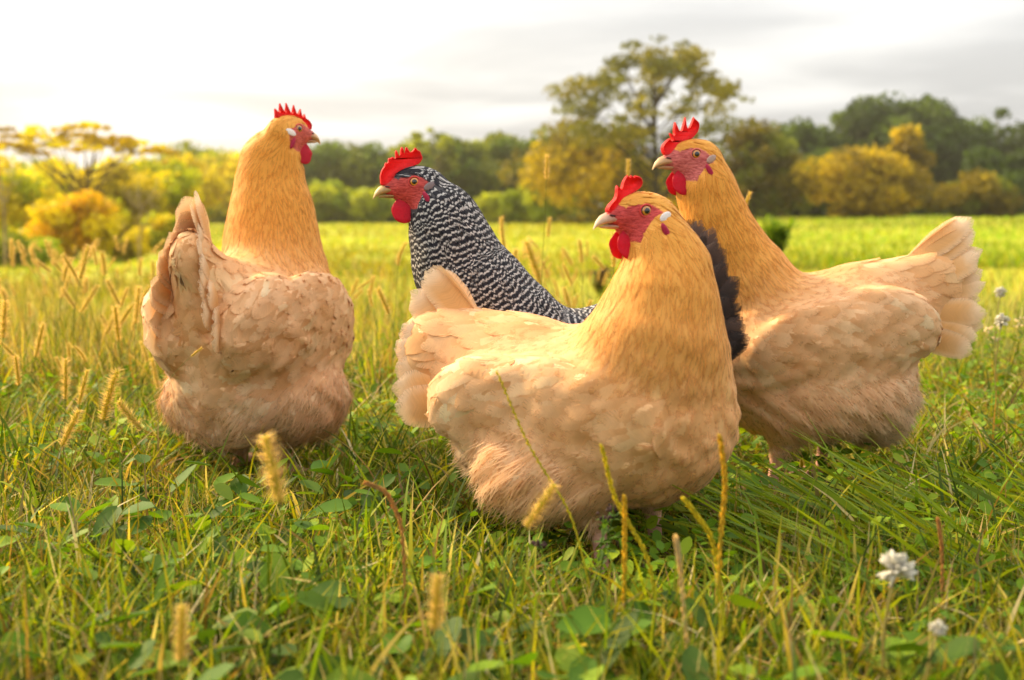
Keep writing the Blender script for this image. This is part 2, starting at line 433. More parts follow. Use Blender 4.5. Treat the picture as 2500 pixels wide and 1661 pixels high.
# ------------------------------------------------------------------ trees and bushes behind the meadow
def leaf_cards(C, n, N, size, rng, col, cvar=.25, flat=0.0):
    """N leaf-shaped quads at points C (N,3)"""
    a = unit(rng.normal(size=(N, 3)) * np.array([1, 1, 1 - .6 * flat])); b = unit(np.cross(a, rng.normal(size=(N, 3))))
    s = size * rng.uniform(.6, 1.35, N)[:, None]
    V = np.stack([C - a * s, C + b * s * .55 - a * s * .1, C + a * s, C - b * s * .55 - a * s * .1], 1).reshape(-1, 3)
    F = (np.arange(N) * 4)[:, None] + np.arange(4)[None]
    return V, F
def make_tree(name, label, px, base_y, Y, top_y, width_px, col, col2=None, shape='round', leaves=5200, leaf=.0028, trunk_frac=.25, clumps=34, seed=0, group='trees along the far edge of the meadow', cat='tree', crown_low=.12, bark=(.10, .075, .05), density=.30):
    rng = np.random.RandomState(seed)
    P = at(px, base_y, Y); x, y = P[0], Y
    zb = float(terrain(x, y)) - .05
    H = at(px, top_y, Y)[2] - zb
    Wd = width_px / FPX * Y
    root = empty(name, (x, y, zb), rng.uniform(0, 6.28) * 0)
    tag(root, label, cat, group)
    col = np.array(col); col2 = col * .6 if col2 is None else np.array(col2)
    # clump centres
    z0 = H * crown_low
    if shape == 'umbrella':
        z0 = H * .80
    K = clumps
    u = unit(rng.normal(size=(K, 3))); rad = rng.uniform(.25, 1, K) ** .5
    cz = (H + z0) / 2; hz = (H - z0) / 2
    c = u * rad[:, None] * np.array([Wd * .5, Wd * .45, hz * .95]) * .86 + np.array([0, 0, cz])
    if shape == 'column':
        c[:, :2] *= (1 - .75 * sstep(z0, H, c[:, 2]))[:, None] * 1.1
    elif shape == 'airy':
        c[:, :2] *= (1.0 - .55 * sstep(cz, H, c[:, 2]))[:, None]
    elif shape == 'umbrella':
        lay = rng.choice([0, .05, .11], K, p=[.5, .3, .2])
        c[:, 0] = rng.uniform(-.5, .5, K) * Wd * (1 - 2.5 * lay) - lay * Wd * 1.2
        c[:, 2] = H * (.83 + lay) + rng.normal(0, .022, K) * H - .05 * H * (c[:, 0] / (Wd * .5)) ** 2
    elif shape == 'round':
        c[:, :2] *= (1.08 - .35 * sstep(cz, H, c[:, 2]))[:, None]
    if shape == 'round': c = c + rng.normal(0, .055, (K, 3)) * np.array([Wd, Wd, H * .8]); c[:, 2] = np.clip(c[:, 2], 0, H * .97)
    cr = Wd * (.050 if shape in ('airy',) else .045 if shape == 'umbrella' else .17) * rng.uniform(.45, 1.4, K)
    if shape in ('airy', 'umbrella'): fl = np.array([1.25, 1.25, .55]) if shape == 'airy' else np.array([1.3, 1.3, .30])
    else: fl = np.array([1.1, 1.1, .8])
    cc = col[None] * rng.uniform(.72, 1.25, K)[:, None]
    m = rng.rand(K) < .45; cc[m] = col2 * rng.uniform(.8, 1.2, m.sum())[:, None]
    # leaves
    k = rng.choice(K, leaves, p=cr ** 2 / (cr ** 2).sum())
    g = unit(rng.normal(size=(leaves, 3))) * (rng.uniform(0.1, 1, leaves) ** .5)[:, None]
    C = c[k] + g * cr[k][:, None] * fl
    C[:, 2] = np.maximum(C[:, 2], H * .03)
    V, F = leaf_cards(C, None, leaves, leaf * Y, rng, None)
    lc = np.clip(cc[k] * rng.uniform(.75, 1.3, leaves)[:, None], .004, .8)
    mesh_obj('crown', V, F, M['leaf'], root, col=np.repeat(lc, 4, axis=0), smooth=False)
    # trunk and limbs
    mb = MB(); r0 = max((.018 if shape == 'umbrella' else .012) * H, .02)
    top = np.array([rng.normal(0, .03) * H, 0, H * (.86 if shape != 'umbrella' else .84)])
    tt = np.linspace(0, 1, 8)[:, None]
    path = top * tt + np.concatenate([rng.normal(0, .008 * H, (8, 2)) * np.sin(tt * 3.1), np.zeros((8, 1))], 1)
    mb.add(*tube(path, r0 * (1.25 - 1.0 * tt[:, 0]), 6), col=bark)
    for j in rng.choice(K, min(K, 44 if shape == 'airy' else 30 if shape == 'umbrella' else 16), replace=False):
        h0 = np.clip(rng.uniform(.25, .8) * c[j, 2], .1 * H, H * .8); f = h0 / top[2]
        s = path[0] * (1 - f) + top * f
        e = c[j]; mid = (s + e) / 2 + np.array([0, 0, -.04 * H]) + rng.normal(0, .01 * H, 3)
        t = np.linspace(0, 1, 6)[:, None]
        b = s * (1 - t) ** 2 + 2 * mid * t * (1 - t) + e * t ** 2
        mb.add(*tube(b, r0 * .42 * (1.1 - .85 * t[:, 0]), 4), col=bark)
    mb.obj('trunk', M['bark'], root)
    return root
YEL = (.66, .52, .014); YGR = (.36, .38, .018); OLV = (.20, .225, .020); GRN = (.105, .155, .020); DGR = (.055, .090, .016); GOLD = (.50, .36, .012); ORG = (.68, .40, .014); LGR = (.28, .34, .02)  # YEL and ORG warmed: leaf colour carries some of the sun glow at left
T = make_tree
# --- far wood, left to right
sd = 100
FAR = [  # px, base, D, top, width, colour, colour2, label
    (470, 548, 84, 372, 250, YGR, OLV, 'yellow green tree in the far wood left of the upright hen neck'),
    (560, 548, 80, 362, 230, YEL, YGR, 'bright yellow tree in the far wood touching the upright hen neck'),
    (690, 549, 88, 352, 230, YGR, OLV, 'olive tree in the far wood hidden mostly by the upright hen neck'),
    (800, 550, 86, 340, 210, OLV, GRN, 'dark olive tree in the far wood just right of the upright hen beak'),
    (905, 550, 88, 352, 200, OLV, GRN, 'olive tree in the far wood above the barred hen beak'),
    (985, 550, 90, 335, 180, OLV, YGR, 'olive tree in the far wood behind the barred hen comb'),
    (1125, 550, 86, 330, 220, OLV, GRN, 'green olive tree in the far wood right of the barred hen head'),
    (1215, 550, 90, 322, 200, GRN, OLV, 'dark green tree in the far wood left of the tall thin foxtail'),
    (1310, 548, 88, 300, 220, OLV, GRN, 'olive tree in the far wood behind the tall thin foxtail'),
    (1900, 535, 84, 318, 200, GRN, OLV, 'green tree in the far wood right of the right hen head'),
    (1985, 533, 90, 302, 220, GRN, DGR, 'dark green tree in the far wood left of the golden bushy trees'),
    (2090, 531, 92, 240, 190, DGR, GRN, 'tall dark green tree rising behind the golden bushy trees'),
    (2190, 530, 92, 215, 250, GRN, DGR, 'tallest dark green tree of the wood at the right'),
    (2310, 529, 94, 245, 230, DGR, GRN, 'dark green tree second from the right edge of the wood'),
    (2440, 529, 90, 250, 260, DGR, (.045, .07, .014), 'dark green tree cut off by the right edge'),
]
for px, by, D, ty, wd, c1, c2, lab in FAR:
    sd += 1
    T('woodland_tree', lab, px, by, D, ty, wd, c1, c2, seed=sd, leaves=7500, crown_low=.0, clumps=52)
sd = 200
LOW = [
    (795, 552, 74, 445, 170, LGR, YGR, 'light green low tree at the wood foot right of the upright hen neck'),
    (900, 552, 74, 455, 140, YGR, LGR, 'yellow green low tree at the wood foot before the barred hen beak'),
    (1215, 551, 72, 470, 130, YGR, LGR, 'yellow green bush at the meadow edge right of the barred neck'),
    (1300, 551, 70, 440, 170, LGR, YGR, 'light green bush at the meadow edge beside the tall thin foxtail'),
    (2440, 531, 68, 345, 190, (.040, .065, .010), DGR, 'deep green rounded tree low at the right edge'),
    (1985, 533, 72, 415, 170, OLV, DGR, 'low olive bush at the meadow edge right of the right hen neck'),
    (1660, 540, 66, 330, 200, OLV, GOLD, 'dark olive tree between the two buff hen heads'),
]
for px, by, D, ty, wd, c1, c2, lab in LOW:
    sd += 1
    T('woodland_bush' if ty > 400 else 'woodland_tree', lab, px, by, D, ty, wd, c1, c2, seed=sd, leaves=4600, crown_low=.0, clumps=30, cat='bush' if ty > 400 else 'tree')
T('woodland_tree', 'olive tree of the far wood beyond the left thicket', -60, 600, 88, 380, 320, YGR, OLV, seed=251, leaves=5600, crown_low=.0, clumps=40)
T('woodland_tree', 'pale olive tree of the far wood behind the left thicket', 210, 590, 90, 400, 300, YGR, OLV, seed=252, leaves=5600, crown_low=.0, clumps=40)
# --- the taller airy tip behind the barred hen
T('airy_tree', 'open crowned tree poking above the wood right of the barred hen', 1062, 550, 80, 270, 170, OLV, YGR, 'airy', leaves=2600, seed=301, crown_low=.25, clumps=22)
# --- the big spreading tree
T('locust_tree', 'tall spreading tree with open crown above the right hens', 1600, 545, 56, 52, 600, (.14, .14, .015), (.22, .19, .014), 'airy', leaves=6200, leaf=.0025, seed=21, crown_low=.22, clumps=120, bark=(.05, .04, .03))
T('golden_tree', 'broad golden olive tree below the tall spreading tree on its left', 1430, 546, 60, 305, 330, GOLD, (.19, .15, .015), seed=305, leaves=6400, crown_low=.0, clumps=46)
T('golden_tree', 'dim golden tree right of the right hen neck', 1840, 538, 62, 290, 240, (.15, .12, .014), OLV, seed=306, leaves=5200, crown_low=.0, clumps=40)
T('golden_bush', 'rounded golden bush tree at the right before the dark wood', 2085, 527, 60, 358, 290, GOLD, (.28, .20, .012), seed=307, leaves=6400, crown_low=.0, clumps=44)
T('golden_tree', 'golden tree with pointed top at the right before the dark wood', 2205, 527, 62, 290, 165, (.25, .18, .014), GOLD, 'column', seed=308, leaves=4600, crown_low=.0, clumps=36)
T('golden_bush', 'low dim golden bush near the right edge before the dark wood', 2370, 526, 58, 425, 230, (.20, .15, .012), OLV, seed=309, leaves=4200, crown_low=.0, clumps=30, cat='bush')
# --- nearer yellow thicket on the left
NL = 'yellow thicket at the left edge of the meadow'
T('yellow_tree', 'yellow leafy tree at the left edge of the thicket', 25, 640, 24, 388, 240, YEL, YGR, seed=401, leaves=4600, group=NL, crown_low=.10)
T('yellow_tree', 'yellow tree in the thicket below the flat topped tree', 150, 630, 30, 392, 260, YEL, YGR, seed=402, leaves=5200, group=NL, crown_low=.05)
T('yellow_tree', 'yellow tree at the right end of the thicket left of the hen tail', 375, 600, 34, 382, 230, YEL, YGR, seed=403, leaves=5200, group=NL, crown_low=.12)
T('yellow_tree', 'yellow tree in the middle of the thicket behind the bare sapling', 275, 610, 32, 405, 220, YEL, (.30, .24, .015), seed=404, leaves=4600, group=NL, crown_low=.08)
T('umbrella_tree', 'flat topped tree with thin layered crown above the left thicket', 215, 640, 26, 296, 390, (.40, .27, .012), YEL, 'umbrella', leaves=2600, leaf=.0024, seed=405, group=NL, clumps=85, bark=(.14, .10, .05))
T('orange_bush', 'orange leaved bush low in the left thicket', 190, 648, 21, 478, 210, ORG, YEL, seed=406, leaves=3400, group=NL, cat='bush', crown_low=.25, clumps=24)
T('thicket_bush', 'green yellow low bush at the bottom left of the thicket', 25, 668, 18, 575, 200, (.22, .24, .018), LGR, seed=407, leaves=2600, group=NL, cat='bush', crown_low=.0, clumps=18)
T('thicket_bush', 'small pale yellow bush right of the orange bush', 292, 640, 21, 560, 120, (.36, .28, .03), YEL, seed=408, leaves=1600, group=NL, cat='bush', crown_low=.05, clumps=14)
T('yellow_tree', 'yellow tree behind the flat topped tree in the left thicket', 85, 625, 36, 398, 280, YEL, YGR, seed=411, leaves=5600, group=NL, crown_low=.0)
T('yellow_tree', 'olive yellow tree filling the right part of the left thicket', 300, 605, 40, 392, 300, YGR, YEL, seed=412, leaves=5600, group=NL, crown_low=.0)
T('yellow_tree', 'golden yellow tree beside the hen tail beyond the thicket', 440, 575, 52, 392, 220, YEL, GOLD, seed=413, leaves=5200, group=NL, crown_low=.0)
T('thicket_bush', 'low golden bush between the orange bush and the left edge', 95, 650, 22, 545, 190, GOLD, YEL, seed=414, leaves=2600, group=NL, cat='bush', crown_low=.0, clumps=18)
T('thicket_bush', 'low olive bush right of the bare grey sapling', 385, 625, 26, 520, 170, YGR, YEL, seed=415, leaves=2600, group=NL, cat='bush', crown_low=.0, clumps=18)
def bare_sapling(label, px, base_y, Y, top_y, spread, seed, n=9):
    rng = np.random.RandomState(seed)
    P = at(px, base_y, Y); zb = float(terrain(P[0], Y)) - .03; H = at(px, top_y, Y)[2] - zb
    root = empty('bare_sapling', (P[0], Y, zb)); tag(root, label, 'sapling', NL)
    mb = MB(); t = np.linspace(0, 1, 9)[:, None]
    stem = np.array([rng.normal(0, .03) * H, 0, H]) * t + np.sin(t * 4) * np.array([.015 * H, 0, 0])
    mb.add(*tube(stem, .011 * H * (1.1 - t[:, 0]), 5), col=(.30, .22, .13)); mb.obj('stem', M['bark'], root)
    for i in range(n):
        mb = MB(); f = rng.uniform(.2, .8); s = stem[int(f * 8)]
        a = rng.uniform(0, 6.28); e = s + np.array([math.cos(a) * spread * H, math.sin(a) * spread * H * .6, (1 - f) * H * rng.uniform(.6, 1)])
        mid = s * .45 + e * .55 + np.array([0, 0, -.07 * H])
        b = s * (1 - t) ** 2 + 2 * mid * t * (1 - t) + e * t ** 2
        mb.add(*tube(b, .0055 * H * (1.05 - t[:, 0]), 4), col=(.30, .22, .13))
        for q in range(4):
            g = b[3 + q]; e2 = g + rng.normal(0, .10 * H, 3) * np.array([1, .6, .4]) + np.array([0, 0, .10 * H])
            mb.add(*tube(np.array([g, (g + e2) / 2, e2]), [.003 * H, .002 * H, .001 * H], 3), col=(.32, .24, .14))
        mb.obj('branch', M['bark'], root)
bare_sapling('bare grey sapling standing in the left thicket left of the hen tail', 338, 655, 18, 420, .22, 1)
bare_sapling('thin bare dead stems at the far left edge of the thicket', 12, 660, 17, 330, .14, 2, 7)
bare_sapling('short dark dead stem right of the bare grey sapling', 415, 660, 16, 590, .12, 3, 5)

# --- undergrowth along the foot of the far wood, one leafy mass
def undergrowth():
    rng = np.random.RandomState(9); N = 36000
    px = rng.uniform(-500, 3000, N); D = rng.uniform(88, 104, N)
    x = (px - 1250) / FPX * D; h = rng.rand(N) ** 1.4 * (2.6 + 1.2 * np.sin(px * .013) + .9 * np.sin(px * .031 + 1))
    C = np.stack([x, D, terrain(x, D) + h], -1)
    V, F = leaf_cards(C, None, N, .26, rng, None)
    c = np.array([OLV, GRN, DGR])[rng.randint(3, size=N)] * rng.uniform(.7, 1.3, (N, 1)); c = np.where((px < 800)[:, None], c * np.array([1.6, 1.4, 1]), c)
    o = mesh_obj('undergrowth', V, F, M['leaf'], col=np.repeat(np.clip(c, 0, .8), 4, axis=0), smooth=False); tag(o, 'leafy undergrowth along the foot of the far wood', kind='stuff')
undergrowth()

# ------------------------------------------------------------------ hens
def smin(a, b, k):
    h = np.clip(0.5 + 0.5 * (b - a) / k, 0, 1)
    return b + (a - b) * h - k * h * (1 - h)
def d_ell(p, c, r, rot=None):
    q = p - np.asarray(c, np.float32)
    if rot is not None: q = q @ np.asarray(rot, np.float32)
    r = np.asarray(r, np.float32)
    k0 = np.sqrt(((q / r) ** 2).sum(-1)); k1 = np.sqrt(((q / (r * r)) ** 2).sum(-1)) + 1e-9
    return k0 * (k0 - 1) / k1
def d_cone(p, a, ra, b, rb, ysc=1.0):
    a = np.array(a, np.float32); b = np.array(b, np.float32)
    s = np.array([1, 1 / ysc, 1], np.float32)
    q = p * s - a * s; e = (b - a) * s
    t = np.clip((q @ e) / (e @ e), 0, 1)
    return np.sqrt(((q - t[..., None] * e) ** 2).sum(-1)) - (ra + (rb - ra) * t)
def surface_nets(f, org, h):
    nx, ny, nz = f.shape
    ins = f < 0
    c = np.zeros((nx - 1, ny - 1, nz - 1), np.int8)
    for i in (0, 1):
        for j in (0, 1):
            for k in (0, 1):
                c += ins[i:nx - 1 + i, j:ny - 1 + j, k:nz - 1 + k]
    act = np.argwhere((c > 0) & (c < 8))
    idx = -np.ones(c.shape, np.int32); idx[tuple(act.T)] = np.arange(len(act))
    acc = np.zeros((len(act), 3)); cnt = np.zeros(len(act))
    cor = [(i, j, k) for i in (0, 1) for j in (0, 1) for k in (0, 1)]
    for a in cor:
        for b in cor:
            if sum(y - x for x, y in zip(a, b)) == 1 and all(y >= x for x, y in zip(a, b)):
                fa = f[tuple((act + a).T)]; fb = f[tuple((act + b).T)]
                m = (fa < 0) != (fb < 0)
                t = np.where(m, fa / np.where(m, fa - fb, 1), 0)
                acc += np.where(m[:, None], np.array(a) + t[:, None] * (np.array(b) - np.array(a)), 0); cnt += m
    V = (act + acc / cnt[:, None]) * h + org
    F = []
    for ax in range(3):
        o1, o2 = [(1, 2), (2, 0), (0, 1)][ax]
        sl0 = [slice(None)] * 3; sl1 = [slice(None)] * 3
        sl0[ax] = slice(0, -1); sl1[ax] = slice(1, None)
        a, b = ins[tuple(sl0)], ins[tuple(sl1)]
        for flip, m in ((False, a & ~b), (True, ~a & b)):
            e = np.argwhere(m)
            e = e[(e[:, o1] > 0) & (e[:, o2] > 0) & (e[:, o1] < f.shape[o1] - 1) & (e[:, o2] < f.shape[o2] - 1)]
            d1 = np.zeros(3, int); d1[o1] = 1; d2 = np.zeros(3, int); d2[o2] = 1
            q = [idx[tuple((e - x).T)] for x in (d1 + d2, d2, np.zeros(3, int), d1)]
            if flip: q = q[::-1]
            F.append(np.stack(q, -1))
    return V, np.concatenate(F)
class Grid:
    def __init__(s, f, org, h):
        s.f, s.org, s.h = f, np.asarray(org), h
        s.g = [g.astype(np.float32) for g in np.gradient(f, h)]
    def _s(s, A, p):
        q = (p - s.org) / s.h
        q = np.clip(q, 0, np.array(A.shape) - 1.001)
        i = q.astype(int); t = q - i
        r = 0
        for a in (0, 1):
            for b in (0, 1):
                for c in (0, 1):
                    w = (t[..., 0] if a else 1 - t[..., 0]) * (t[..., 1] if b else 1 - t[..., 1]) * (t[..., 2] if c else 1 - t[..., 2])
                    r = r + w * A[i[..., 0] + a, i[..., 1] + b, i[..., 2] + c]
        return r
    def d(s, p): return s._s(s.f, p)
    def n(s, p): return unit(np.stack([s._s(g, p) for g in s.g], -1))
TS = np.array([0, .18, .38, .58, .76, .90, 1.0])
def feather_half_width(t, tipround=0.55):
    w = np.minimum(1, 0.25 + 0.75 * (t / 0.45)) 
    e = np.clip((t - tipround) / (1 - tipround), 0, 1)
    return w * np.sqrt(np.maximum(1 - e ** 2.2, 0.06)) 
NT = len(TS)
_i = np.arange(NT - 1)[:, None] * 3 + np.arange(2)[None]
FEATHER_F = np.stack([_i, _i + 3, _i + 4, _i + 1], -1).reshape(-1, 4)

def hen(name, label, loc, yaw, eye, head_yaw, head_pitch, hs, neck, comb_poly, tail, legs, group, seed,
        barred=False, bz=0.0, face=(0.50, 0.13, 0.13), beak=(0.50, 0.26, 0.13), beak_tip=(0.58, 0.38, 0.18),
        lobe=(0.80, 0.72, 0.66), thigh_y=0.052, comb_bend=0.0, tune=None, plume=1.0):
    rng = np.random.RandomState(seed)
    root = empty(name, loc, yaw)
    tag(root, label, 'hen', group)
    Rw = rotz(yaw)
    tl = lambda w: (np.asarray(w) - np.asarray(loc)) @ Rw          # world -> hen frame
    E = tl(eye)
    HR = rotz(head_yaw - yaw) @ roty(head_pitch)
    toH = lambda p: ((p - E) @ HR) / hs
    frH = lambda q: (np.asarray(q) * hs) @ HR.T + E
    NK = [(frH((-0.020, 0, -0.013)), 0.0245 * hs)] + [(tl(at(a, b, Y)), r) for a, b, Y, r in neck]
    cfg = dict(thigh_k=.020, sad_c=(-.082, .060, .244), sad_r=(.074, .031, .054), belly=(0.01, 0, .165), belly_r=(.110, .078, .082), wing_y=.076, wing_r=(.120, .030, .060), wing_c=(-.012, .222), fluff_c=(-.085, 0, .135), fluff_r=(.058, .075, .075),
               thigh_c=(-.005, .128), thigh_r=(.098, .050, .062), breast_c=(.072, 0, .195), breast_r=(.078, .088, .098), body_c=(-.005, 0, .225), body_r=(.150, .096, .086),
               tail_a=(-.085, 0, .255), tail_b=(-.175, 0, .270), tail_ra=.072, tail_rb=.046, tail_ys=.62)
    cfg.update(tune or {})
    Z = lambda c: (c[0], c[1], c[2] + bz)
    tilt = roty(math.radians(-8))
    def groups(p):
        p = np.asarray(p, np.float32)
        G = {}
        d = d_ell(p, Z(cfg['body_c']), cfg['body_r'], tilt)
        d = smin(d, d_ell(p, Z(cfg['breast_c']), cfg['breast_r']), .04)
        d = smin(d, d_ell(p, Z(cfg['belly']), cfg['belly_r']), .04)
        G['body'] = d
        d = None
        for (a, ra), (b, rb) in zip(NK[:-1], NK[1:]):
            e = d_cone(p, a, ra, b, rb); d = e if d is None else smin(d, e, .012)
        G['neck'] = d
        q = toH(p).astype(np.float32)
        h = d_ell(q, (-.004, 0, -.002), (.034, .0180, .0225))
        h = smin(h, d_cone(q, (.002, 0, -.006), .0150, (.034, 0, -.0075), .0085), .008)
        h = smin(h, d_ell(q, (.004, 0, -.018), (.022, .0130, .0135)), .010)
        G['head'] = h * hs
        G['wing'] = np.minimum(*[d_ell(p, (cfg['wing_c'][0], s * cfg['wing_y'], cfg['wing_c'][1] + bz), cfg['wing_r'], rotz(s * .10) @ roty(math.radians(-6)) @ rotx(s * -.15)) for s in (-1, 1)])
        G['saddle'] = np.minimum(*[d_ell(p, (cfg['sad_c'][0], s * cfg['sad_c'][1], cfg['sad_c'][2] + bz), cfg['sad_r'], rotz(s * .12) @ roty(math.radians(14)) @ rotx(s * -.30)) for s in (-1, 1)])
        th = None; lg = None
        for s, (lx, lz) in zip((1, -1), legs):
            e = d_ell(p, (cfg['thigh_c'][0], s * thigh_y, cfg['thigh_c'][1] + bz), cfg['thigh_r'], rotx(s * .2))
            e = smin(e, d_cone(p, (lx * .8, s * .046, max(.095 + bz, lz + .052)), .034, (lx - .004, s * .045, lz + .014), .013), .03)
            th = e if th is None else np.minimum(th, e)
            k = d_cone(p, (lx - .004, s * .045, lz + .04), .0095, (lx + .004, s * .045, .014), .0075)
            for ang, ln in ((0, .052), (.55, .045), (-.55, .045), (2.9, .024)):
                a = (lx + .004, s * .045, .012)
                m = (a[0] + .5 * ln * math.cos(ang), a[1] + .5 * ln * math.sin(ang), .012)
                b = (a[0] + ln * math.cos(ang), a[1] + ln * math.sin(ang), .005)
                k = smin(k, d_cone(p, a, .0068, m, .0058), .004); k = smin(k, d_cone(p, m, .0058, b, .0030), .003)
            lg = k if lg is None else np.minimum(lg, k)
        G['thigh'] = th; G['leg'] = lg
        G['fluff'] = d_ell(p, Z(cfg['fluff_c']), cfg['fluff_r'])
        G['tail'] = d_cone(p, Z(cfg['tail_a']), cfg['tail_ra'], Z(cfg['tail_b']), cfg['tail_rb'], cfg['tail_ys'])
        return G
    def total(p):
        G = groups(p)
        d = smin(G['body'], G['tail'], .035); d = smin(d, G['fluff'], .03); d = smin(d, G['thigh'], cfg['thigh_k'])
        d = smin(d, G['wing'], .014); d = smin(d, G['saddle'], .006); d = smin(d, G['neck'], .045); d = smin(d, G['head'], .012)
        # lumps of loose plumage
        x_, y_, z_ = p[..., 0], p[..., 1], p[..., 2]
        lump = np.sin(x_ * 95 + 2 * np.sin(z_ * 70 + seed)) * np.sin(z_ * 88 + 1.7 * np.sin(y_ * 75)) * np.sin(y_ * 80 + x_ * 40 + seed)
        low = np.clip((.34 - z_ + bz) / .12, .15, 1)
        d = d + .0042 * lump * low
        return smin(d, G['leg'], .006)
    h = 0.004
    lo = np.array([-.30, -.165, -.012]); hi = np.array([.30, .165, 0.0]); hi[2] = E[2] + 0.05
    for P, r in NK + [(E, .05)]:
        lo = np.minimum(lo, np.append(P[:2] - r - .02, 0)) ; hi = np.maximum(hi, P + r + .02)
    lo[2] = -.012
    n = np.ceil((hi - lo) / h).astype(int) + 1
    ax = [lo[i] + h * np.arange(n[i]) for i in range(3)]
    f = np.empty(n, np.float32)
    for i in range(0, n[0], 24):
        P = np.stack(np.meshgrid(ax[0][i:i + 24], ax[1], ax[2], indexing='ij'), -1).astype(np.float32)
        f[i:i + 24] = total(P)
    V, F = surface_nets(f, lo, h)
    G = Grid(f, lo, h)
    for _ in range(2): V = V - G.n(V) * G.d(V)[:, None] * .8
    # ---- what each spot of the skin is
    NAMES = ['body', 'neck', 'head', 'wing', 'thigh', 'leg', 'fluff', 'tail', 'saddle']
    def weights(p, k=.008):
        g = groups(p); D = np.stack([g[x] for x in NAMES], -1)
        w = np.exp(-(D - D.min(-1, keepdims=True)) / k)
        return w / w.sum(-1, keepdims=True)
    def skin_mask(p):
        q = toH(p)
        e = np.sqrt(((q[..., 0] - .004) / .0265) ** 2 + ((q[..., 2] + .0135) / .0225) ** 2)
        e = np.minimum(e, np.where(q[..., 0] > 0.018, np.where(q[..., 2] < .0075 , .5, 1.3), 9))
        e = np.minimum(e, np.sqrt(((q[..., 0] + .0185) / .0120) ** 2 + ((q[..., 2] + .0065) / .0080) ** 2) * .98)
        e = np.minimum(e, np.sqrt(((q[..., 0] + .0140) / .0090) ** 2 + ((q[..., 2] + .0230) / .0120) ** 2) * .98)
        near = (np.abs(q[..., 0]) < .05) & (np.abs(q[..., 2]) < .04) & (np.abs(q[..., 1]) < .026)
        return np.where(near, sstep(1.12, .98, e), 0.0)
    spine = np.array([frH((.0, 0, .0))] + [a for a, _ in NK] + [np.array([.03, 0, .24 + bz]), np.array([-.08, 0, .26 + bz]), np.array([-.2, 0, .28 + bz])])
    sl = np.concatenate([[0], np.cumsum(np.linalg.norm(np.diff(spine, axis=0), axis=1))])
    def along(p):
        best = np.full(p.shape[:-1], 9.0); s = np.zeros(p.shape[:-1]); tg = np.zeros(p.shape)
        for i in range(len(spine) - 1):
            e = spine[i + 1] - spine[i]; l2 = e @ e
            t = np.clip(((p - spine[i]) @ e) / l2, 0, 1)
            d = np.linalg.norm(p - spine[i] - t[..., None] * e, axis=-1)
            m = d < best
            best = np.where(m, d, best); s = np.where(m, sl[i] + t * math.sqrt(l2), s); tg[m] = e / math.sqrt(l2)
        return s, tg
    FLOW = {'saddle': (-.85, 0, -.5), 'body': (-1, 0, -.28), 'wing': (-1, 0, -.18), 'thigh': (-.62, 0, -.78), 'leg': (0, 0, -1), 'fluff': (-.8, 0, -.65), 'tail': (-1, 0, -.05), 'neck': (0, 0, -1), 'head': (0, 0, -1)}
    hb = HR @ np.array([-1, 0, -.35])
    FLOW['head'] = hb
    def flow(p, w, nrm):
        d = w @ np.array([FLOW[x] for x in NAMES], float)
        _, tg = along(p)
        wn_ = w[:, NAMES.index('neck')][:, None]
        d = d * (1 - wn_) + tg * wn_
        # breast feathers run down before they run back
        br = (w[:, 0] * sstep(.05, .12, p[:, 0]))[:, None]
        d = d * (1 - br) + np.array([-.35, 0, -.95]) * br
        d = d - nrm * (d * nrm).sum(-1, keepdims=True)
        return unit(d)
    # ---- colours of the plumage
    def plume_col(p, w, r):
        w = weights(p, .022)
        if barred:
            c = np.array([.52, .49, .455]) * (1 + .25 * r[:, None] * np.array([1, .9, .8]))
            return c
        C = {'saddle': (.85, .53, .29), 'neck': (.81, .36, .050), 'head': (.81, .375, .06), 'body': (.82, .435, .175), 'wing': (.84, .505, .255), 'thigh': (.85, .545, .305), 'fluff': (.88, .64, .42), 'tail': (.83, .475, .21), 'leg': (.7, .5, .3)}
        c = w @ np.array([C[x] for x in NAMES])
        # the hackle colour runs out softly over shoulders and back, the shoulders are paler
        c = c * (1 + r[:, None] * np.array([.09, .17, .28]))
        return np.clip(c, 0.02, .86)
    # ---- the body, one continuous surface
    wv = weights(V); sk = skin_mask(V)
    cb = plume_col(V, wv, np.zeros(len(V)) - .1) if not barred else np.tile(np.array([.05, .047, .05]), (len(V), 1))
    fc = np.array(face); q = toH(V)
    fcol = fc * (1 + .35 * sstep(.02, .04, q[:, 0]))[:, None]
    legw = wv[:, NAMES.index('leg')]
    legc = np.array([.60, .30, .24])
    cb = cb * (1 - legw[:, None]) + legc * legw[:, None]
    mesh_obj('body', V, F, body_mat(face), root, col=cb, attrs={'hco': toH(V) * 1000})
    # ---- scatter feather roots
    tri = np.concatenate([F[:, [0, 1, 2]], F[:, [0, 2, 3]]])
    A = np.linalg.norm(np.cross(V[tri[:, 1]] - V[tri[:, 0]], V[tri[:, 2]] - V[tri[:, 0]]), axis=1)
    def sample(N):
        t = tri[rng.choice(len(tri), N, p=A / A.sum())]
        a, b = rng.rand(2, N, 1); m = a + b > 1; a = np.where(m, 1 - a, a); b = np.where(m, 1 - b, b)
        return V[t[:, 0]] + a * (V[t[:, 1]] - V[t[:, 0]]) + b * (V[t[:, 2]] - V[t[:, 0]])
    cand = sample(60000)
    w = weights(cand)
    tbl = {  # length, width, spacing, lift
        'body': (.028, .0190, .0080, .0009), 'wing': (.044, .026, .0112, .0021), 'thigh': (.036, .018, .0090, .0012), 'fluff': (.034, .015, .0085, .0018),
        'tail': (.044, .024, .0115, .0030), 'neck': (.042, .0080, .0050, .0008), 'head': (.010, .0042, .0028, .0004), 'leg': (.012, .006, .006, .001), 'saddle': (.048, .0215, .0102, .0025)}
    PR = w @ np.array([tbl[x] for x in NAMES])
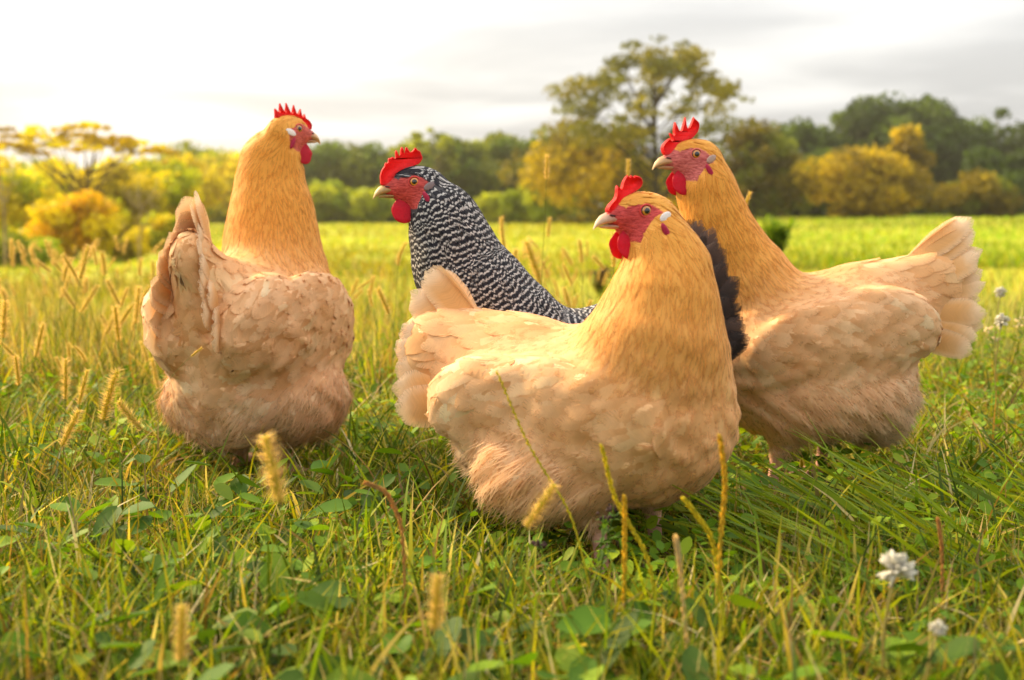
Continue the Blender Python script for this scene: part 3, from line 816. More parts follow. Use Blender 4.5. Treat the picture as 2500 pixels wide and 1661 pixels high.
    pf = 1 + (plume - 1) * (w[:, NAMES.index('wing')] + w[:, NAMES.index('tail')] + w[:, NAMES.index('saddle')] + .5 * w[:, 0]); PR[:, :3] *= pf[:, None]
    # saddle feathers: long and narrower over the back towards the tail
    sad = (w[:, 0] + w[:, 7]) * sstep(.02, -.06, cand[:, 0]) * sstep(.24 + bz, .28 + bz, cand[:, 2])
    PR[:, 0] *= 1 + .45 * sad; PR[:, 1] *= 1 - .05 * sad; PR[:, 3] *= 1 + .4 * sad
    ok = (skin_mask(cand) < .3) & (w[:, NAMES.index('leg')] < .4)
    cell = {}; keep = []
    cs = .018
    for i in np.flatnonzero(ok):
        x, y, z = cand[i]; k = (int(x // cs), int(y // cs), int(z // cs)); r = PR[i, 2]; r2 = r * r; bad = False
        for dx in (-1, 0, 1):
            for dy in (-1, 0, 1):
                for dz in (-1, 0, 1):
                    for j in cell.get((k[0] + dx, k[1] + dy, k[2] + dz), ()):
                        u = cand[j]
                        if (u[0] - x) ** 2 + (u[1] - y) ** 2 + (u[2] - z) ** 2 < r2: bad = True; break
                    if bad: break
                if bad: break
            if bad: break
        if not bad:
            cell.setdefault(k, []).append(i); keep.append(i)
    keep = np.array(keep)
    P = cand[keep]; w = w[keep]; PR = PR[keep]; K = len(P)
    nr = G.n(P); d = flow(P, w, nr)
    swirl = .38 * np.sin(P[:, 0] * 70 + 3 * np.sin(P[:, 2] * 50)) * np.sin(P[:, 2] * 65 + seed + P[:, 1] * 40) * (1 - .7 * w[:, NAMES.index('neck')])
    ja = swirl[:, None] + (rng.normal(0, .13, K) * (1 - .5 * (w[:, NAMES.index('wing')] + w[:, NAMES.index('tail')] + w[:, NAMES.index('saddle')])))[:, None]
    b = np.cross(nr, d); d = unit(d * np.cos(ja) + b * np.sin(ja)); b = np.cross(nr, d)
    L = PR[:, 0] * rng.uniform(.85, 1.15, K); W = PR[:, 1] * rng.uniform(.85, 1.15, K)
    lift = PR[:, 3] * rng.uniform(.5, 1.5, K)
    vv = np.array([-1., 0, 1])
    hw = feather_half_width(TS)
    off = .22 - .18 * (w[:, NAMES.index('neck')] * (np.linalg.norm(P - E, axis=-1) < .07) + w[:, NAMES.index('head')])
    X = P[:, None, None] + d[:, None, None] * ((TS[None, :, None, None] - off[:, None, None, None]) * L[:, None, None, None]) + b[:, None, None] * (vv[None, None, :, None] * hw[None, :, None, None] * W[:, None, None, None] * .5)
    sid = rng.uniform(-1, 1, K)
    H = .0006 + lift[:, None, None] * (TS ** 1.6)[None, :, None] * np.ones(3)[None, None] - (np.abs(vv) * .0016)[None, None] * (W / .02)[:, None, None] * (.3 + .7 * TS)[None, :, None] + .0007 * sid[:, None, None] * vv[None, None]
    for _ in range(2):
        Xf = X.reshape(-1, 3); dd = G.d(Xf).reshape(H.shape); gn = G.n(Xf).reshape(X.shape)
        X = X + gn * np.clip(H - dd, -.02, .02)[..., None]
    # shading normals lean towards the body's so that the plumage stays soft
    tU = np.gradient(X, axis=1); tV = np.gradient(X, axis=2)
    own = unit(np.cross(tU, tV)); own[:, -1] = own[:, -2]; own = np.where(((own * gn).sum(-1) < 0)[..., None], -own, own)
    kn = (.12 + .33 * (w[:, NAMES.index('wing')] + w[:, NAMES.index('tail')] + w[:, NAMES.index('saddle')]) + .08 * w[:, 0])[:, None, None, None]
    NN = unit(own * kn + gn * (1 - kn))
    r = rng.normal(0, .55, K).clip(-1.2, 1.2)
    r = r * (1 - .55 * w[:, NAMES.index('neck')] - .45 * w[:, 0] - .3 * w[:, NAMES.index('wing')]) + .9 * (np.sin(P[:, 0] * 61 + 2.3 * np.sin(P[:, 2] * 47)) * np.sin(P[:, 2] * 55 + seed) * np.sin(P[:, 1] * 43 + 1.1 * seed)) * (1 - w[:, NAMES.index('neck')])
    base = plume_col(P, w, r)
    pk = (.04 + .11 * (w[:, NAMES.index('wing')] + w[:, NAMES.index('tail')] + w[:, NAMES.index('saddle')]) + .03 * w[:, 0])[:, None, None]
    pale = 1 - .65 * pk + pk * np.maximum(np.abs(vv)[None, :], sstep(.5, 1, TS)[:, None])[None]          # pale edges, deeper centre
    rust = ((w[:, NAMES.index('wing')] + w[:, NAMES.index('tail')] + w[:, NAMES.index('saddle')] + .35 * w[:, 0])[:, None] * sstep(.75, .3, TS)[None])[..., None, None]
    Cc = np.clip(base[:, None, None] * pale[..., None] * (1 - rust * np.array([.10, .22, .36])), 0, .90)
    fuv = np.stack(np.broadcast_arrays(TS[None, :, None] * (L / .03)[:, None, None], vv[None, None] * np.ones((1, NT, 1)), rng.uniform(0, 60, K)[:, None, None]), -1)
    if barred:
        sv, _ = along(X.reshape(-1, 3))
        S = sv.reshape(H.shape) / .0078 + rng.normal(0, .19, K)[:, None, None] - .16 * np.abs(vv)[None, None] + .12 * np.sin(X[..., 1] * 130) * np.sin(X[..., 2] * 90)
    else:
        S = np.zeros(H.shape)
    FR = np.maximum(.95 * np.abs(vv)[None, None], sstep(.55, 1, TS)[None, :, None]) * np.ones((K, 1, 1)) * (.55 + .45 * w[:, [0, 1, 4, 6]].sum(-1))[:, None, None]
    mat = M['barred'] if barred else M['buff']
    def feathers(nm, sel, parent, kind=None):
        m = len(sel)
        Fq = (FEATHER_F[None] + (np.arange(m) * NT * 3)[:, None, None]).reshape(-1, 4)
        o = mesh_obj(nm, X[sel].reshape(-1, 3), Fq, mat, parent, col=Cc[sel].reshape(-1, 3), attrs={'fuv': fuv[sel].reshape(-1, 3), 's': S[sel].ravel(), 'fray': FR[sel].ravel()}, normals=NN[sel].reshape(-1, 3))
        if kind: o['kind'] = kind
        return o
    wi = NAMES.index('wing')
    isw = (w[:, wi] > .5)
    for s in (1, -1):
        ws = np.flatnonzero(isw & (P[:, 1] * s > 0))
        if len(ws) < 8: continue
        big = ws[np.argsort(-L[ws] * W[ws])][:max(4, min(45, len(ws) - 14))]
        rest = np.setdiff1d(ws, big)
        wing = feathers('wing', rest if len(rest) else ws[:4], root)
        wing['kind'] = 'stuff'; wing['label'] = ('left' if s > 0 else 'right') + ' wing folded against the body'
        for i in big: feathers('wing_feather', np.array([i]), wing)
    big = np.flatnonzero(~isw & (w[:, 0] + w[:, 7] + w[:, 8] > .6) & (P[:, 0] < -.02) & (P[:, 2] > .2 + bz))
    big = big[np.argsort(-L[big])][:120]
    rest = np.setdiff1d(np.flatnonzero(~isw), big)
    feathers('plumage', rest, root, 'stuff')
    for i in big: feathers('saddle_feather', np.array([i]), root)
    # ---- loose down along belly, thighs and vent; a little everywhere
    p = sample(60000); w2 = weights(p)
    soft = w2[:, NAMES.index('thigh')] + w2[:, NAMES.index('fluff')] + .3 * (w2[:, 0]) * sstep(.2 + bz, .12 + bz, p[:, 2]) 
    soft = np.maximum(soft, .05 * (w2[:, NAMES.index('neck')] + w2[:, 0] + w2[:, 7] + .6 * w2[:, wi]))
    okk = (rng.rand(len(p)) < soft * .34) & (skin_mask(p) < .1) & (w2[:, NAMES.index('leg')] < .5)
    p = p[okk]; w2 = w2[okk]; soft = soft[okk]; m = len(p)
    nn = G.n(p); dd = flow(p, w2, nn)
    Ln = (.008 + .018 * soft) * rng.uniform(.6, 1.3, m)
    up = rng.uniform(.05, .30, m)[:, None] * (.45 + .55 * soft[:, None])
    jit = rng.normal(0, .25, (m, 3))
    dir0 = unit(dd + nn * up + jit * .5); dir1 = unit(dd + nn * up * .3 + jit)
    side = unit(np.cross(dir0, nn)) * (.00028 + .00018 * soft)[:, None]
    p0 = p + nn * .002
    p1 = p0 + dir0 * (Ln * .5)[:, None]; p2 = p1 + dir1 * (Ln * .5)[:, None]
    VV = np.stack([p0 - side, p0 + side, p1 - side * .8, p1 + side * .8, p2], 1).reshape(-1, 3)
    o5 = (np.arange(m) * 5)[:, None]
    cc = plume_col(p, w2, rng.normal(.1, .22, m)) * 1.02
    if barred: cc = np.where(rng.rand(m)[:, None] < .6, .03, cc)
    sn = np.repeat(unit(nn + .3 * dir0), 5, axis=0)
    mesh_obj('down', VV, [o5 + np.array([0, 1, 3, 2]), o5 + np.array([2, 3, 4])], M['buff'], root, col=np.repeat(np.clip(cc, 0, .9), 5, axis=0), attrs={'fuv': np.zeros((m * 5, 3))}, normals=sn)['kind'] = 'stuff'
    # ---- tail feathers: a tent of broad feathers, one object each
    TT = np.linspace(0, 1, 11); V5 = np.linspace(-1, 1, 5)
    for s in (1, -1):
        for i in range(tail['n']):
            fr = i / (tail['n'] - 1)
            a = math.radians(tail['a0'] + (tail['a1'] - tail['a0']) * fr + rng.normal(0, 2))
            ln = tail['len'] * (1 - tail.get('short', .15) * fr) * rng.uniform(.94, 1.05); wd = tail['w'] * rng.uniform(.9, 1.1)
            rt = np.array([tail['x'] + .01 * fr, s * (.004 + tail.get('ys', .016) * fr), tail['z'] + bz - tail.get('drop', .045) * fr])
            d = unit(np.array([math.cos(a), s * (.02 + tail.get('spread', .26) * fr) + rng.normal(0, .03), math.sin(a)]))
            nrm = np.array([0, s * (.55 + .6 * fr), .55 * (1 - fr)]) + np.array([-math.sin(a) * 0 , 0, 0]); nrm = unit(nrm - d * (nrm @ d)); bb = np.cross(nrm, d)
            hwid = np.minimum(1, .35 + 1.1 * TT) * np.sqrt(np.maximum(1 - np.clip((TT - .72) / .28, 0, 1) ** 2.4, .04))
            Pq = rt + d * (TT * ln)[:, None, None] + bb * (V5[None, :, None] * hwid[:, None, None] * wd * .5)
            Pq = Pq - nrm * ((V5 ** 2)[None, :, None] * wd * .07) + nrm * (.004 * (1 - fr) * 1.0) + nrm * (-(TT ** 2.2) * ln * tail.get('curl', .10))[:, None, None]
            Pq = Pq + np.array([0, 0, -1.0]) * (TT ** 2.5 * ln * tail.get('droop', .10))[:, None, None]
            Pq = Pq + d * (rng.normal(0, .0012, (11, 5)) * (TT > .5)[:, None])[..., None]
            if barred:
                c0 = np.array([.016, .013, .013]) * rng.uniform(.5, 1.6); cq = c0 * np.ones((11, 5, 1))
                edge = np.maximum(sstep(.80, .97, TT)[:, None], .8 * sstep(.6, 1, np.abs(V5))[None]) * rng.uniform(.1, .8)
                cq = cq * (1 - edge[..., None]) + np.array([.15, .09, .065]) * edge[..., None]
            else:
                c0 = np.array([.78, .42, .15]) * rng.uniform(.88, 1.08)
                edge = np.maximum(sstep(.72, .98, TT)[:, None], .6 * sstep(.6, 1, np.abs(V5))[None])
                cq = c0 * (1 - .1 * (1 - np.abs(V5)))[None, :, None] * np.ones((11, 1, 1)); cq = cq * (1 - edge[..., None] * .8) + .8 * np.array([.86, .68, .46]) * edge[..., None]
            ii = np.arange(10)[:, None] * 5 + np.arange(4)[None]
            fq = np.stack([ii, ii + 1, ii + 6, ii + 5], -1).reshape(-1, 4)
            uv = np.stack(np.broadcast_arrays(TT[:, None] * 3.5, V5[None], np.full((1, 1), rng.uniform(0, 60))), -1)
            mesh_obj('tail_feather', Pq.reshape(-1, 3), fq, M['buff'], root, col=cq.reshape(-1, 3), attrs={'fuv': uv.reshape(-1, 3), 'fray': (np.maximum(.72 * np.abs(V5)[None] ** 2, .8 * sstep(.82, 1, TT)[:, None]) * np.ones((11, 5))).ravel()})
    # ---- head furniture
    def hpart(nm, Vh, Fh, mt, parent=root, col=(1, 1, 1), **kw):
        Vh = np.asarray(Vh, float)
        c = np.empty((len(Vh), 3)); c[:] = col
        return mesh_obj(nm, frH(Vh), Fh, mt, parent, col=c, **kw)
    def ysurf(x, z, s):
        y = np.linspace(0, .04, 161); q_ = np.stack([np.full(161, x), s * y, np.full(161, z)], -1)
        m_ = np.flatnonzero(G.d(frH(q_)) > 0)
        return float(y[m_[0]]) if len(m_) else .017
    # comb: pebbled blade with points
    pl = np.array(comb_poly, float); ctr = np.array([.018, .0]); pl = ctr + (pl - ctr) * 1.08
    if ((pl[:, 0] * np.roll(pl[:, 1], -1) - np.roll(pl[:, 0], -1) * pl[:, 1]).sum()) < 0: pl = pl[::-1]
    dense = []
    for a_, b_ in zip(pl, np.roll(pl, -1, axis=0)):
        m_ = max(1, int(np.linalg.norm(b_ - a_) / .0028))
        for q_ in range(m_): dense.append(a_ + (b_ - a_) * q_ / m_)
    pl = np.array(dense)
    for _ in range(1): pl = .6 * pl + .2 * (np.roll(pl, 1, 0) + np.roll(pl, -1, 0))
    tg_ = np.roll(pl, -1, 0) - np.roll(pl, 1, 0); nn_ = unit(np.stack([tg_[:, 1], -tg_[:, 0]], -1))
    z0, z1 = pl[:, 1].min(), pl[:, 1].max()
    def layer(inset, k):
        q_ = pl - nn_ * inset; t_ = .0056 - .0034 * (q_[:, 1] - z0) / (z1 - z0)
        y_ = k * t_ + comb_bend * ((q_[:, 1] - z0) / (z1 - z0)) ** 1.5
        return np.stack([q_[:, 0], y_, q_[:, 1]], -1)
    lays = [layer(.0012, -1), layer(.0003, -.6), layer(0, 0), layer(.0003, .6), layer(.0012, 1)]
    m_ = len(pl); VV = np.concatenate(lays); Fc = []
    jj = np.arange(m_); kk = (jj + 1) % m_
    for l_ in range(4): Fc.append(np.stack([l_ * m_ + jj, l_ * m_ + kk, (l_ + 1) * m_ + kk, (l_ + 1) * m_ + jj], -1))
    tr = np.array(geometry.tessellate_polygon([[Vector((q_[0], q_[1], 0)) for q_ in pl]]))
    red = np.array([.80, .012, .012])
    hpart('comb', VV, [np.concatenate(Fc), np.concatenate([tr, (tr + 4 * m_)[:, ::-1]])], M['comb'], col=red)
    # wattles: hanging lobes
    for s in (1, -1):
        Vb, Fb = ball((0, 0, 0), (1, 1, 1), nu=20, nv=14)
        zz = Vb[:, 2].copy()
        wx = .0160 * (1 - .38 * sstep(.1, 1.0, zz)); 
        Q = np.stack([Vb[:, 0] * wx, Vb[:, 1] * (.0026 - .0008 * zz), zz * .0190], -1)
        Q[:, 1] += s * (.0030 * (1 - zz) * .5 + .0015 * Q[:, 0] / .012)
        Q[:, 1] += .0012 * np.sin(Q[:, 2] * 420 + s) * np.abs(Vb[:, 0]); Q = Q @ rotx(s * .10).T @ rotz(s * -.12).T + np.array([.0140, s * .0085, -.0355])
        hpart('wattle', Q, Fb, M['comb'], col=(.62, .010, .035))
        # white earlobe and the red fold below it
        Vb, Fb = ball((-.0190, s * (ysurf(-.019, -.0065, s) + .0006), -.0065), (.0088, .0013, .0048), roty(math.radians(-28)) @ rotz(s * .25))
        hpart('earlobe', Vb, Fb, M['skin'], col=lobe)
        Vb, Fb = ball((-.0150, s * (ysurf(-.015, -.0225, s) + .0004), -.0225), (.0105, .0028, .0036), roty(math.radians(-118)) @ rotz(s * .1))
        hpart('cheek_fold', Vb, Fb, M['comb'], col=(.56, .03, .09))
        ye = ysurf(0, 0, s)
        # eye: black pupil, amber iris, ringed by a lid
        Vb, Fb = ball((0, 0, 0), (1, 1, 1), nu=24, nv=33)
        Vb = Vb[:, [0, 2, 1]]
        an = np.degrees(np.arccos(np.clip(Vb[:, 1] * s, -1, 1)))
        ce = np.where((an < 33)[:, None], (.004, .004, .004), np.where((an < 60)[:, None], (.58, .22, .02), (.20, .06, .04)))
        ce = np.where(((an > 54) & (an < 64))[:, None], (.10, .03, .02), ce)
        hpart('eye', Vb * np.array([.0066, .0048, .0066]) + np.array([0, s * (ye - .0022), 0]), Fb, M['eye'], col=ce)
        th = np.linspace(0, 2 * np.pi, 25)[:-1]; rr = np.linspace(0, 2 * np.pi, 9)[:-1]
        RR, TH = .0074, th[:, None]
        tv = np.stack([np.cos(TH) * (RR + .0011 * np.cos(rr)), s * (ye + .0002 + .0011 * np.sin(rr)) + 0 * TH - s * .0010 * (np.cos(TH) ** 2), np.sin(TH) * (RR * .93 + .0011 * np.cos(rr))], -1).reshape(-1, 3)
        i_ = np.arange(24)[:, None]; j_ = np.arange(8)[None]
        ft = np.stack([i_ * 8 + j_, ((i_ + 1) % 24) * 8 + j_, ((i_ + 1) % 24) * 8 + (j_ + 1) % 8, i_ * 8 + (j_ + 1) % 8], -1).reshape(-1, 4)
        hpart('eyelid', tv, ft, M['skin'], col=np.array(face) * 1.15)
    # beak: two mandibles
    xs = np.array([.026, .033, .0388, .043, .046, .049, .051, .0528, .0540, .0546])
    top = np.interp(xs, [.026, .0388, .046, .051, .0535, .0546], [.001, -.0015, -.0048, -.0105, -.0160, -.0205])
    bot = np.interp(xs, [.026, .040, .048, .0525, .0546], [-.0145, -.0147, -.0165, -.0190, -.0210])
    hwb = np.interp(xs, [.026, .0388, .046, .051, .0546], [.0098, .0086, .0066, .0040, .0006])
    def mandible(nm, xs, top, bot, hwb, flat_bottom):
        th = np.linspace(0, 2 * np.pi, 17)[:-1]
        Q = []
        for x_, t_, b_, w_ in zip(xs, top, bot, hwb):
            c_, s_ = np.cos(th), np.sin(th)
            z_ = np.where(s_ > 0, (t_ - b_) * (.35 + .65 * np.abs(s_) ** 1.2) , (t_ - b_) * .35 * (1 - np.abs(s_))) + b_
            if not flat_bottom: z_ = t_ - (z_ - b_)
            Q.append(np.stack([np.full(16, x_), c_ * w_ * (1 - .25 * np.abs(s_) ** 3), z_], -1))
        Q = np.concatenate(Q); n_ = len(xs)
        i_ = np.arange(n_ - 1)[:, None] * 16; j_ = np.arange(16)[None]; k_ = (j_ + 1) % 16
        Fm = np.stack([i_ + j_, i_ + k_, i_ + 16 + k_, i_ + 16 + j_], -1).reshape(-1, 4)
        g_ = sstep(.032, .052, Q[:, 0])[:, None]
        return hpart(nm, Q, [Fm, np.arange(16)[None, ::-1] + (n_ - 1) * 16], M['horn'], col=np.array(beak) * (1 - g_) + np.array(beak_tip) * g_)
    up_ = mandible('upper_beak', xs, top, bot, hwb, True)
    xl = np.array([.016, .024, .032, .040, .045, .048])
    mandible('lower_beak', xl, np.interp(xl, [.016, .04, .048], [-.0148, -.0150, -.0172]), np.interp(xl, [.016, .03, .045, .048], [-.0205, -.0205, -.0192, -.0180]), np.interp(xl, [.016, .03, .048], [.0090, .0072, .0014]), False)
    for s in (1, -1):
        Vb, Fb = ball((.0345, s * .0080, -.0052), (.0042, .0012, .0011), roty(math.radians(12)) @ rotz(s * -.12), nu=10, nv=7)
        hpart('nostril', Vb, Fb, M['skin'], parent=up_, col=(.06, .015, .015))
    return root

G2 = lambda px, Y: np.append(at(px, 900, Y)[:1], [Y, 0.0])
def hloc(px, Y):
    x = (px - 1250.0) / FPX * (Y * _cp + 0.0) ; p = np.array([x, Y, 0.0])
    return (float(p[0]), float(p[1]), 0.0)
def cpoly(pts, ex, ey, k, flip=1): return [((ex - x) * k * flip, (ey - y) * k) for x, y in pts]
COMB_RIGHT = cpoly([(300, 650), (265, 560), (285, 500), (320, 465), (360, 430), (395, 400), (405, 440), (420, 475), (428, 430), (400, 375), (378, 335), (400, 335), (455, 385), (445, 290), (462, 180), (480, 185), (515, 260), (552, 330), (585, 230), (620, 105), (635, 120), (648, 220), (665, 290), (705, 215), (750, 95), (765, 130), (800, 150), (845, 190), (845, 250), (820, 320), (740, 410), (640, 450), (560, 520), (510, 600), (430, 660)], 735, 640, 8.71e-5)
COMB_FRONT = cpoly([(395, 555), (400, 490), (440, 440), (490, 400), (515, 340), (515, 270), (525, 215), (555, 250), (578, 290), (590, 220), (620, 150), (670, 100), (682, 130), (690, 150), (710, 100), (730, 120), (738, 150), (765, 100), (790, 130), (820, 118), (860, 150), (873, 200), (850, 250), (800, 285), (720, 330), (650, 390), (600, 440), (560, 510), (480, 570)], 828, 530, 8.75e-5)
COMB_BARRED = cpoly([(115, 345), (112, 280), (130, 230), (150, 215), (152, 180), (172, 198), (178, 150), (195, 165), (210, 140), (225, 168), (228, 105), (240, 100), (258, 152), (268, 80), (285, 80), (295, 135), (300, 80), (318, 85), (332, 125), (350, 115), (368, 85), (382, 90), (387, 118), (405, 105), (412, 140), (425, 160), (400, 200), (340, 225), (270, 245), (225, 275), (220, 310), (190, 350)], 355, 330, 1.75e-4)
COMB_LEFT = [(.034, .000), (.036, .008), (.030, .016), (.0255, .0160), (.024, .024), (.0195, .0175), (.017, .031), (.011, .0205), (.005, .036), (.001, .0215), (-.008, .038), (-.010, .0225), (-.019, .037), (-.0205, .022), (-.0275, .029), (-.0265, .0125), (-.010, .0150), (.008, .0130), (.020, .004)]
TAIL_BUFF = dict(n=7, a0=146, a1=196, len=.135, w=.050, x=-.105, z=.285, droop=.12, curl=.10)
HGROUP = 'hens standing in the meadow'
rd = math.radians
hen('buff_hen', 'buff hen on the right standing in profile facing left with upswept tail', hloc(1990, 1.62), rd(182), at(1686, 378, 1.61), rd(195), rd(0), 1.0,
    [(1722, 455, 1.62, .0375), (1745, 530, 1.62, .042), (1772, 600, 1.62, .048), (1812, 668, 1.62, .059)], COMB_RIGHT,
    dict(n=11, a0=139, a1=194, len=.138, w=.040, x=-.105, z=.300, droop=.02, curl=.05, drop=.06), [(.057, .050), (-.035, .055)], HGROUP, 1, bz=-.014, lobe=(.42, .28, .22), face=(.55, .115, .100),
    plume=1.15, tune=dict(tail_b=(-.165, 0, .290), tail_rb=.050, thigh_c=(-.008, .150), thigh_r=(.096, .050, .056), belly=(.015, 0, .186), fluff_c=(-.085, 0, .150)))
hen('buff_hen', 'buff hen in front with its breast to the camera and head turned back left', hloc(1445, 1.25), rd(-27), at(1558, 515, 1.20), rd(200), rd(0), .90,
    [(1606, 590, 1.205, .0325), (1628, 660, 1.20, .0415), (1618, 735, 1.19, .051), (1604, 812, 1.185, .060)], COMB_FRONT,
    dict(n=14, a0=132, a1=182, len=.122, w=.044, x=-.120, z=.274, droop=.03, curl=.05, drop=.06, spread=.32), [(.056, .058), (.030, .055)], HGROUP, 2, bz=-.042, face=(.56, .048, .042), beak=(.52, .25, .17), beak_tip=(.62, .43, .28), thigh_y=.062, plume=1.2,
    tune=dict(sad_c=(-.092, .062, .222), thigh_k=.012, body_c=(-.005, 0, .211), body_r=(.150, .094, .080), breast_c=(.074, 0, .236), breast_r=(.076, .088, .104), belly=(.03, 0, .215), belly_r=(.10, .076, .080), tail_a=(-.085, 0, .240), tail_b=(-.175, 0, .258), tail_rb=.060, fluff_c=(-.10, 0, .19), fluff_r=(.055, .072, .068), wing_c=(-.004, .222), wing_r=(.120, .026, .055), thigh_c=(-.030, .162), thigh_r=(.074, .046, .056)))
hen('barred_hen', 'black and white barred hen facing left behind the front buff hen', hloc(1385, 1.47), rd(180), at(1009, 445, 1.455), rd(189), rd(-2), .91,
    [(1080, 530, 1.46, .040), (1103, 595, 1.46, .048), (1122, 655, 1.46, .054), (1165, 720, 1.46, .062), (1215, 790, 1.46, .07)], COMB_BARRED,
    dict(n=14, a0=104, a1=150, len=.176, w=.036, x=-.116, z=.265, droop=.02, curl=.05, short=.30), [(.02, .01), (.0, .01)], HGROUP, 3, barred=True, bz=-.055, face=(.50, .050, .040), beak=(.36, .22, .09), beak_tip=(.55, .38, .16), lobe=(.20, .15, .15),
    tune=dict(breast_c=(.060, 0, .20), breast_r=(.066, .080, .092), tail_b=(-.130, 0, .27)))
hen('buff_hen', 'buff hen on the left seen from behind with neck stretched up', hloc(618, 1.70), rd(74), at(712, 316, 1.765), rd(46), rd(0), .94,
    [(664, 392, 1.765, .042), (660, 450, 1.765, .048), (664, 520, 1.76, .059), (664, 590, 1.755, .067), (672, 650, 1.75, .074)], COMB_LEFT,
    dict(n=11, a0=114, a1=178, len=.115, w=.046, x=-.115, z=.300, droop=.02, curl=.04, drop=.08, spread=.24, ys=.025), [(.03, .02), (-.02, .02)], HGROUP, 4, thigh_y=.082, face=(.58, .085, .06), beak_tip=(.75, .5, .25), plume=1.3,
    tune=dict(sad_c=(-.095, .052, .225), sad_r=(.085, .045, .075), tail_a=(-.075, 0, .205), tail_b=(-.165, 0, .320), tail_ra=.100, tail_rb=.036, tail_ys=.70, wing_y=.088, wing_r=(.118, .032, .088), wing_c=(-.015, .210), thigh_r=(.085, .050, .058), thigh_c=(0.0, .115), fluff_c=(-.080, 0, .125), fluff_r=(.060, .080, .070)))

# ------------------------------------------------------------------ grass and ground cover
def ribbons(N, x, y, L, W, az, lean, bend, col, rng, segs=4, z=None, twist=.6, tip=.08):
    """blades of grass: root, length, width, heading, first lean from vertical, further bend"""
    t = np.linspace(0, 1, segs + 1)
    z = terrain(x, y) - .004 if z is None else z
    th = lean[:, None] + bend[:, None] * t[None]
    ds = L[:, None] / segs
    hx = np.sin(th) * ds; hz = np.cos(th) * ds
    r = np.concatenate([np.zeros((N, 1)), np.cumsum(hx[:, :-1], 1)], 1); zz = np.concatenate([np.zeros((N, 1)), np.cumsum(hz[:, :-1], 1)], 1)
    floor = .006 + .012 * rng.rand(N, 1)
    zz = np.maximum(zz, np.where(t[None] > .3, np.minimum(floor, .3 * L[:, None]), 0))
    wob = rng.normal(0, .05, (N, 1)) * L[:, None] * (t[None] ** 2)
    ca, sa = np.cos(az)[:, None], np.sin(az)[:, None]
    C = np.stack([x[:, None] + ca * r - sa * wob, y[:, None] + sa * r + ca * wob, z[:, None] + zz], -1)
    tw = rng.normal(0, twist, N)[:, None] + rng.normal(0, .5, N)[:, None] * t[None]
    sx, sy, sz = -sa * np.cos(tw), ca * np.cos(tw), np.sin(tw)
    S = np.stack([sx - ca * .3 * np.sin(tw), sy - sa * .3 * np.sin(tw), sz], -1)
    wt = (W[:, None] * .5 * np.minimum(1, .55 + 1.6 * t[None]) * (1 - (1 - tip) * np.clip((t[None] - .35) / .65, 0, 1) ** 1.5))[..., None]
    V = np.stack([C - S * wt, C + S * wt], 2).reshape(-1, 3)
    i = np.arange(segs)[None] * 2 + (np.arange(N) * (segs + 1) * 2)[:, None]
    F = np.stack([i, i + 1, i + 3, i + 2], -1).reshape(-1, 4)
    root_dark = (1.0 + 0 * t)[None, :, None]
    c = np.repeat((col[:, None] * root_dark).reshape(-1, 3), 2, axis=0)
    return V, F, c
GREENS = np.array([(.14, .22, .009), (.20, .29, .011), (.31, .35, .013), (.085, .155, .009), (.42, .37, .016), (.28, .26, .013), (.07, .12, .009)])
STRAW = np.array([(.50, .40, .17), (.42, .28, .10), (.60, .50, .26), (.32, .19, .06), (.58, .44, .08)])
def gcol(rng, N, dry):
    c = GREENS[rng.randint(len(GREENS), size=N)].copy()
    d = rng.rand(N) < dry
    c[d] = STRAW[rng.randint(len(STRAW), size=d.sum())]
    return c * rng.uniform(.32, 1.3, (N, 1)) * .97
def field(N, y0, y1, rng, pw=1.0, margin=1.25, far_px=None):
    y = y0 + (y1 - y0) * rng.rand(N) ** pw
    hw = 0.5 * 2500 / FPX * y * margin + .12
    x = rng.uniform(-1, 1, N) * hw
    return x, y
def patch_noise(x, y, s, seed):
    r = np.random.RandomState(seed); v = 0
    for k in range(6):
        a, b, c = r.normal(0, s, 2).tolist() + [r.uniform(0, 6.28)]
        v = v + np.sin(a * x + b * y + c)
    return v / 6
def stuff(name, label, V, F, c, mat='grass'):
    o = mesh_obj(name, V, F, M[mat], col=np.clip(c, .003, .85)); tag(o, label, kind='stuff'); return o
HEN_FEET = [hloc(1990, 1.60), hloc(1905, 1.55), hloc(1445, 1.22), hloc(1560, 1.16), hloc(1385, 1.45), hloc(618, 1.66)]
def trodden(x, y):
    f = np.ones_like(x)
    for hx, hy, _ in HEN_FEET: f = np.minimum(f, .42 + .58 * sstep(.06, .17, np.hypot(x - hx, (y - hy) * .8)))
    return f
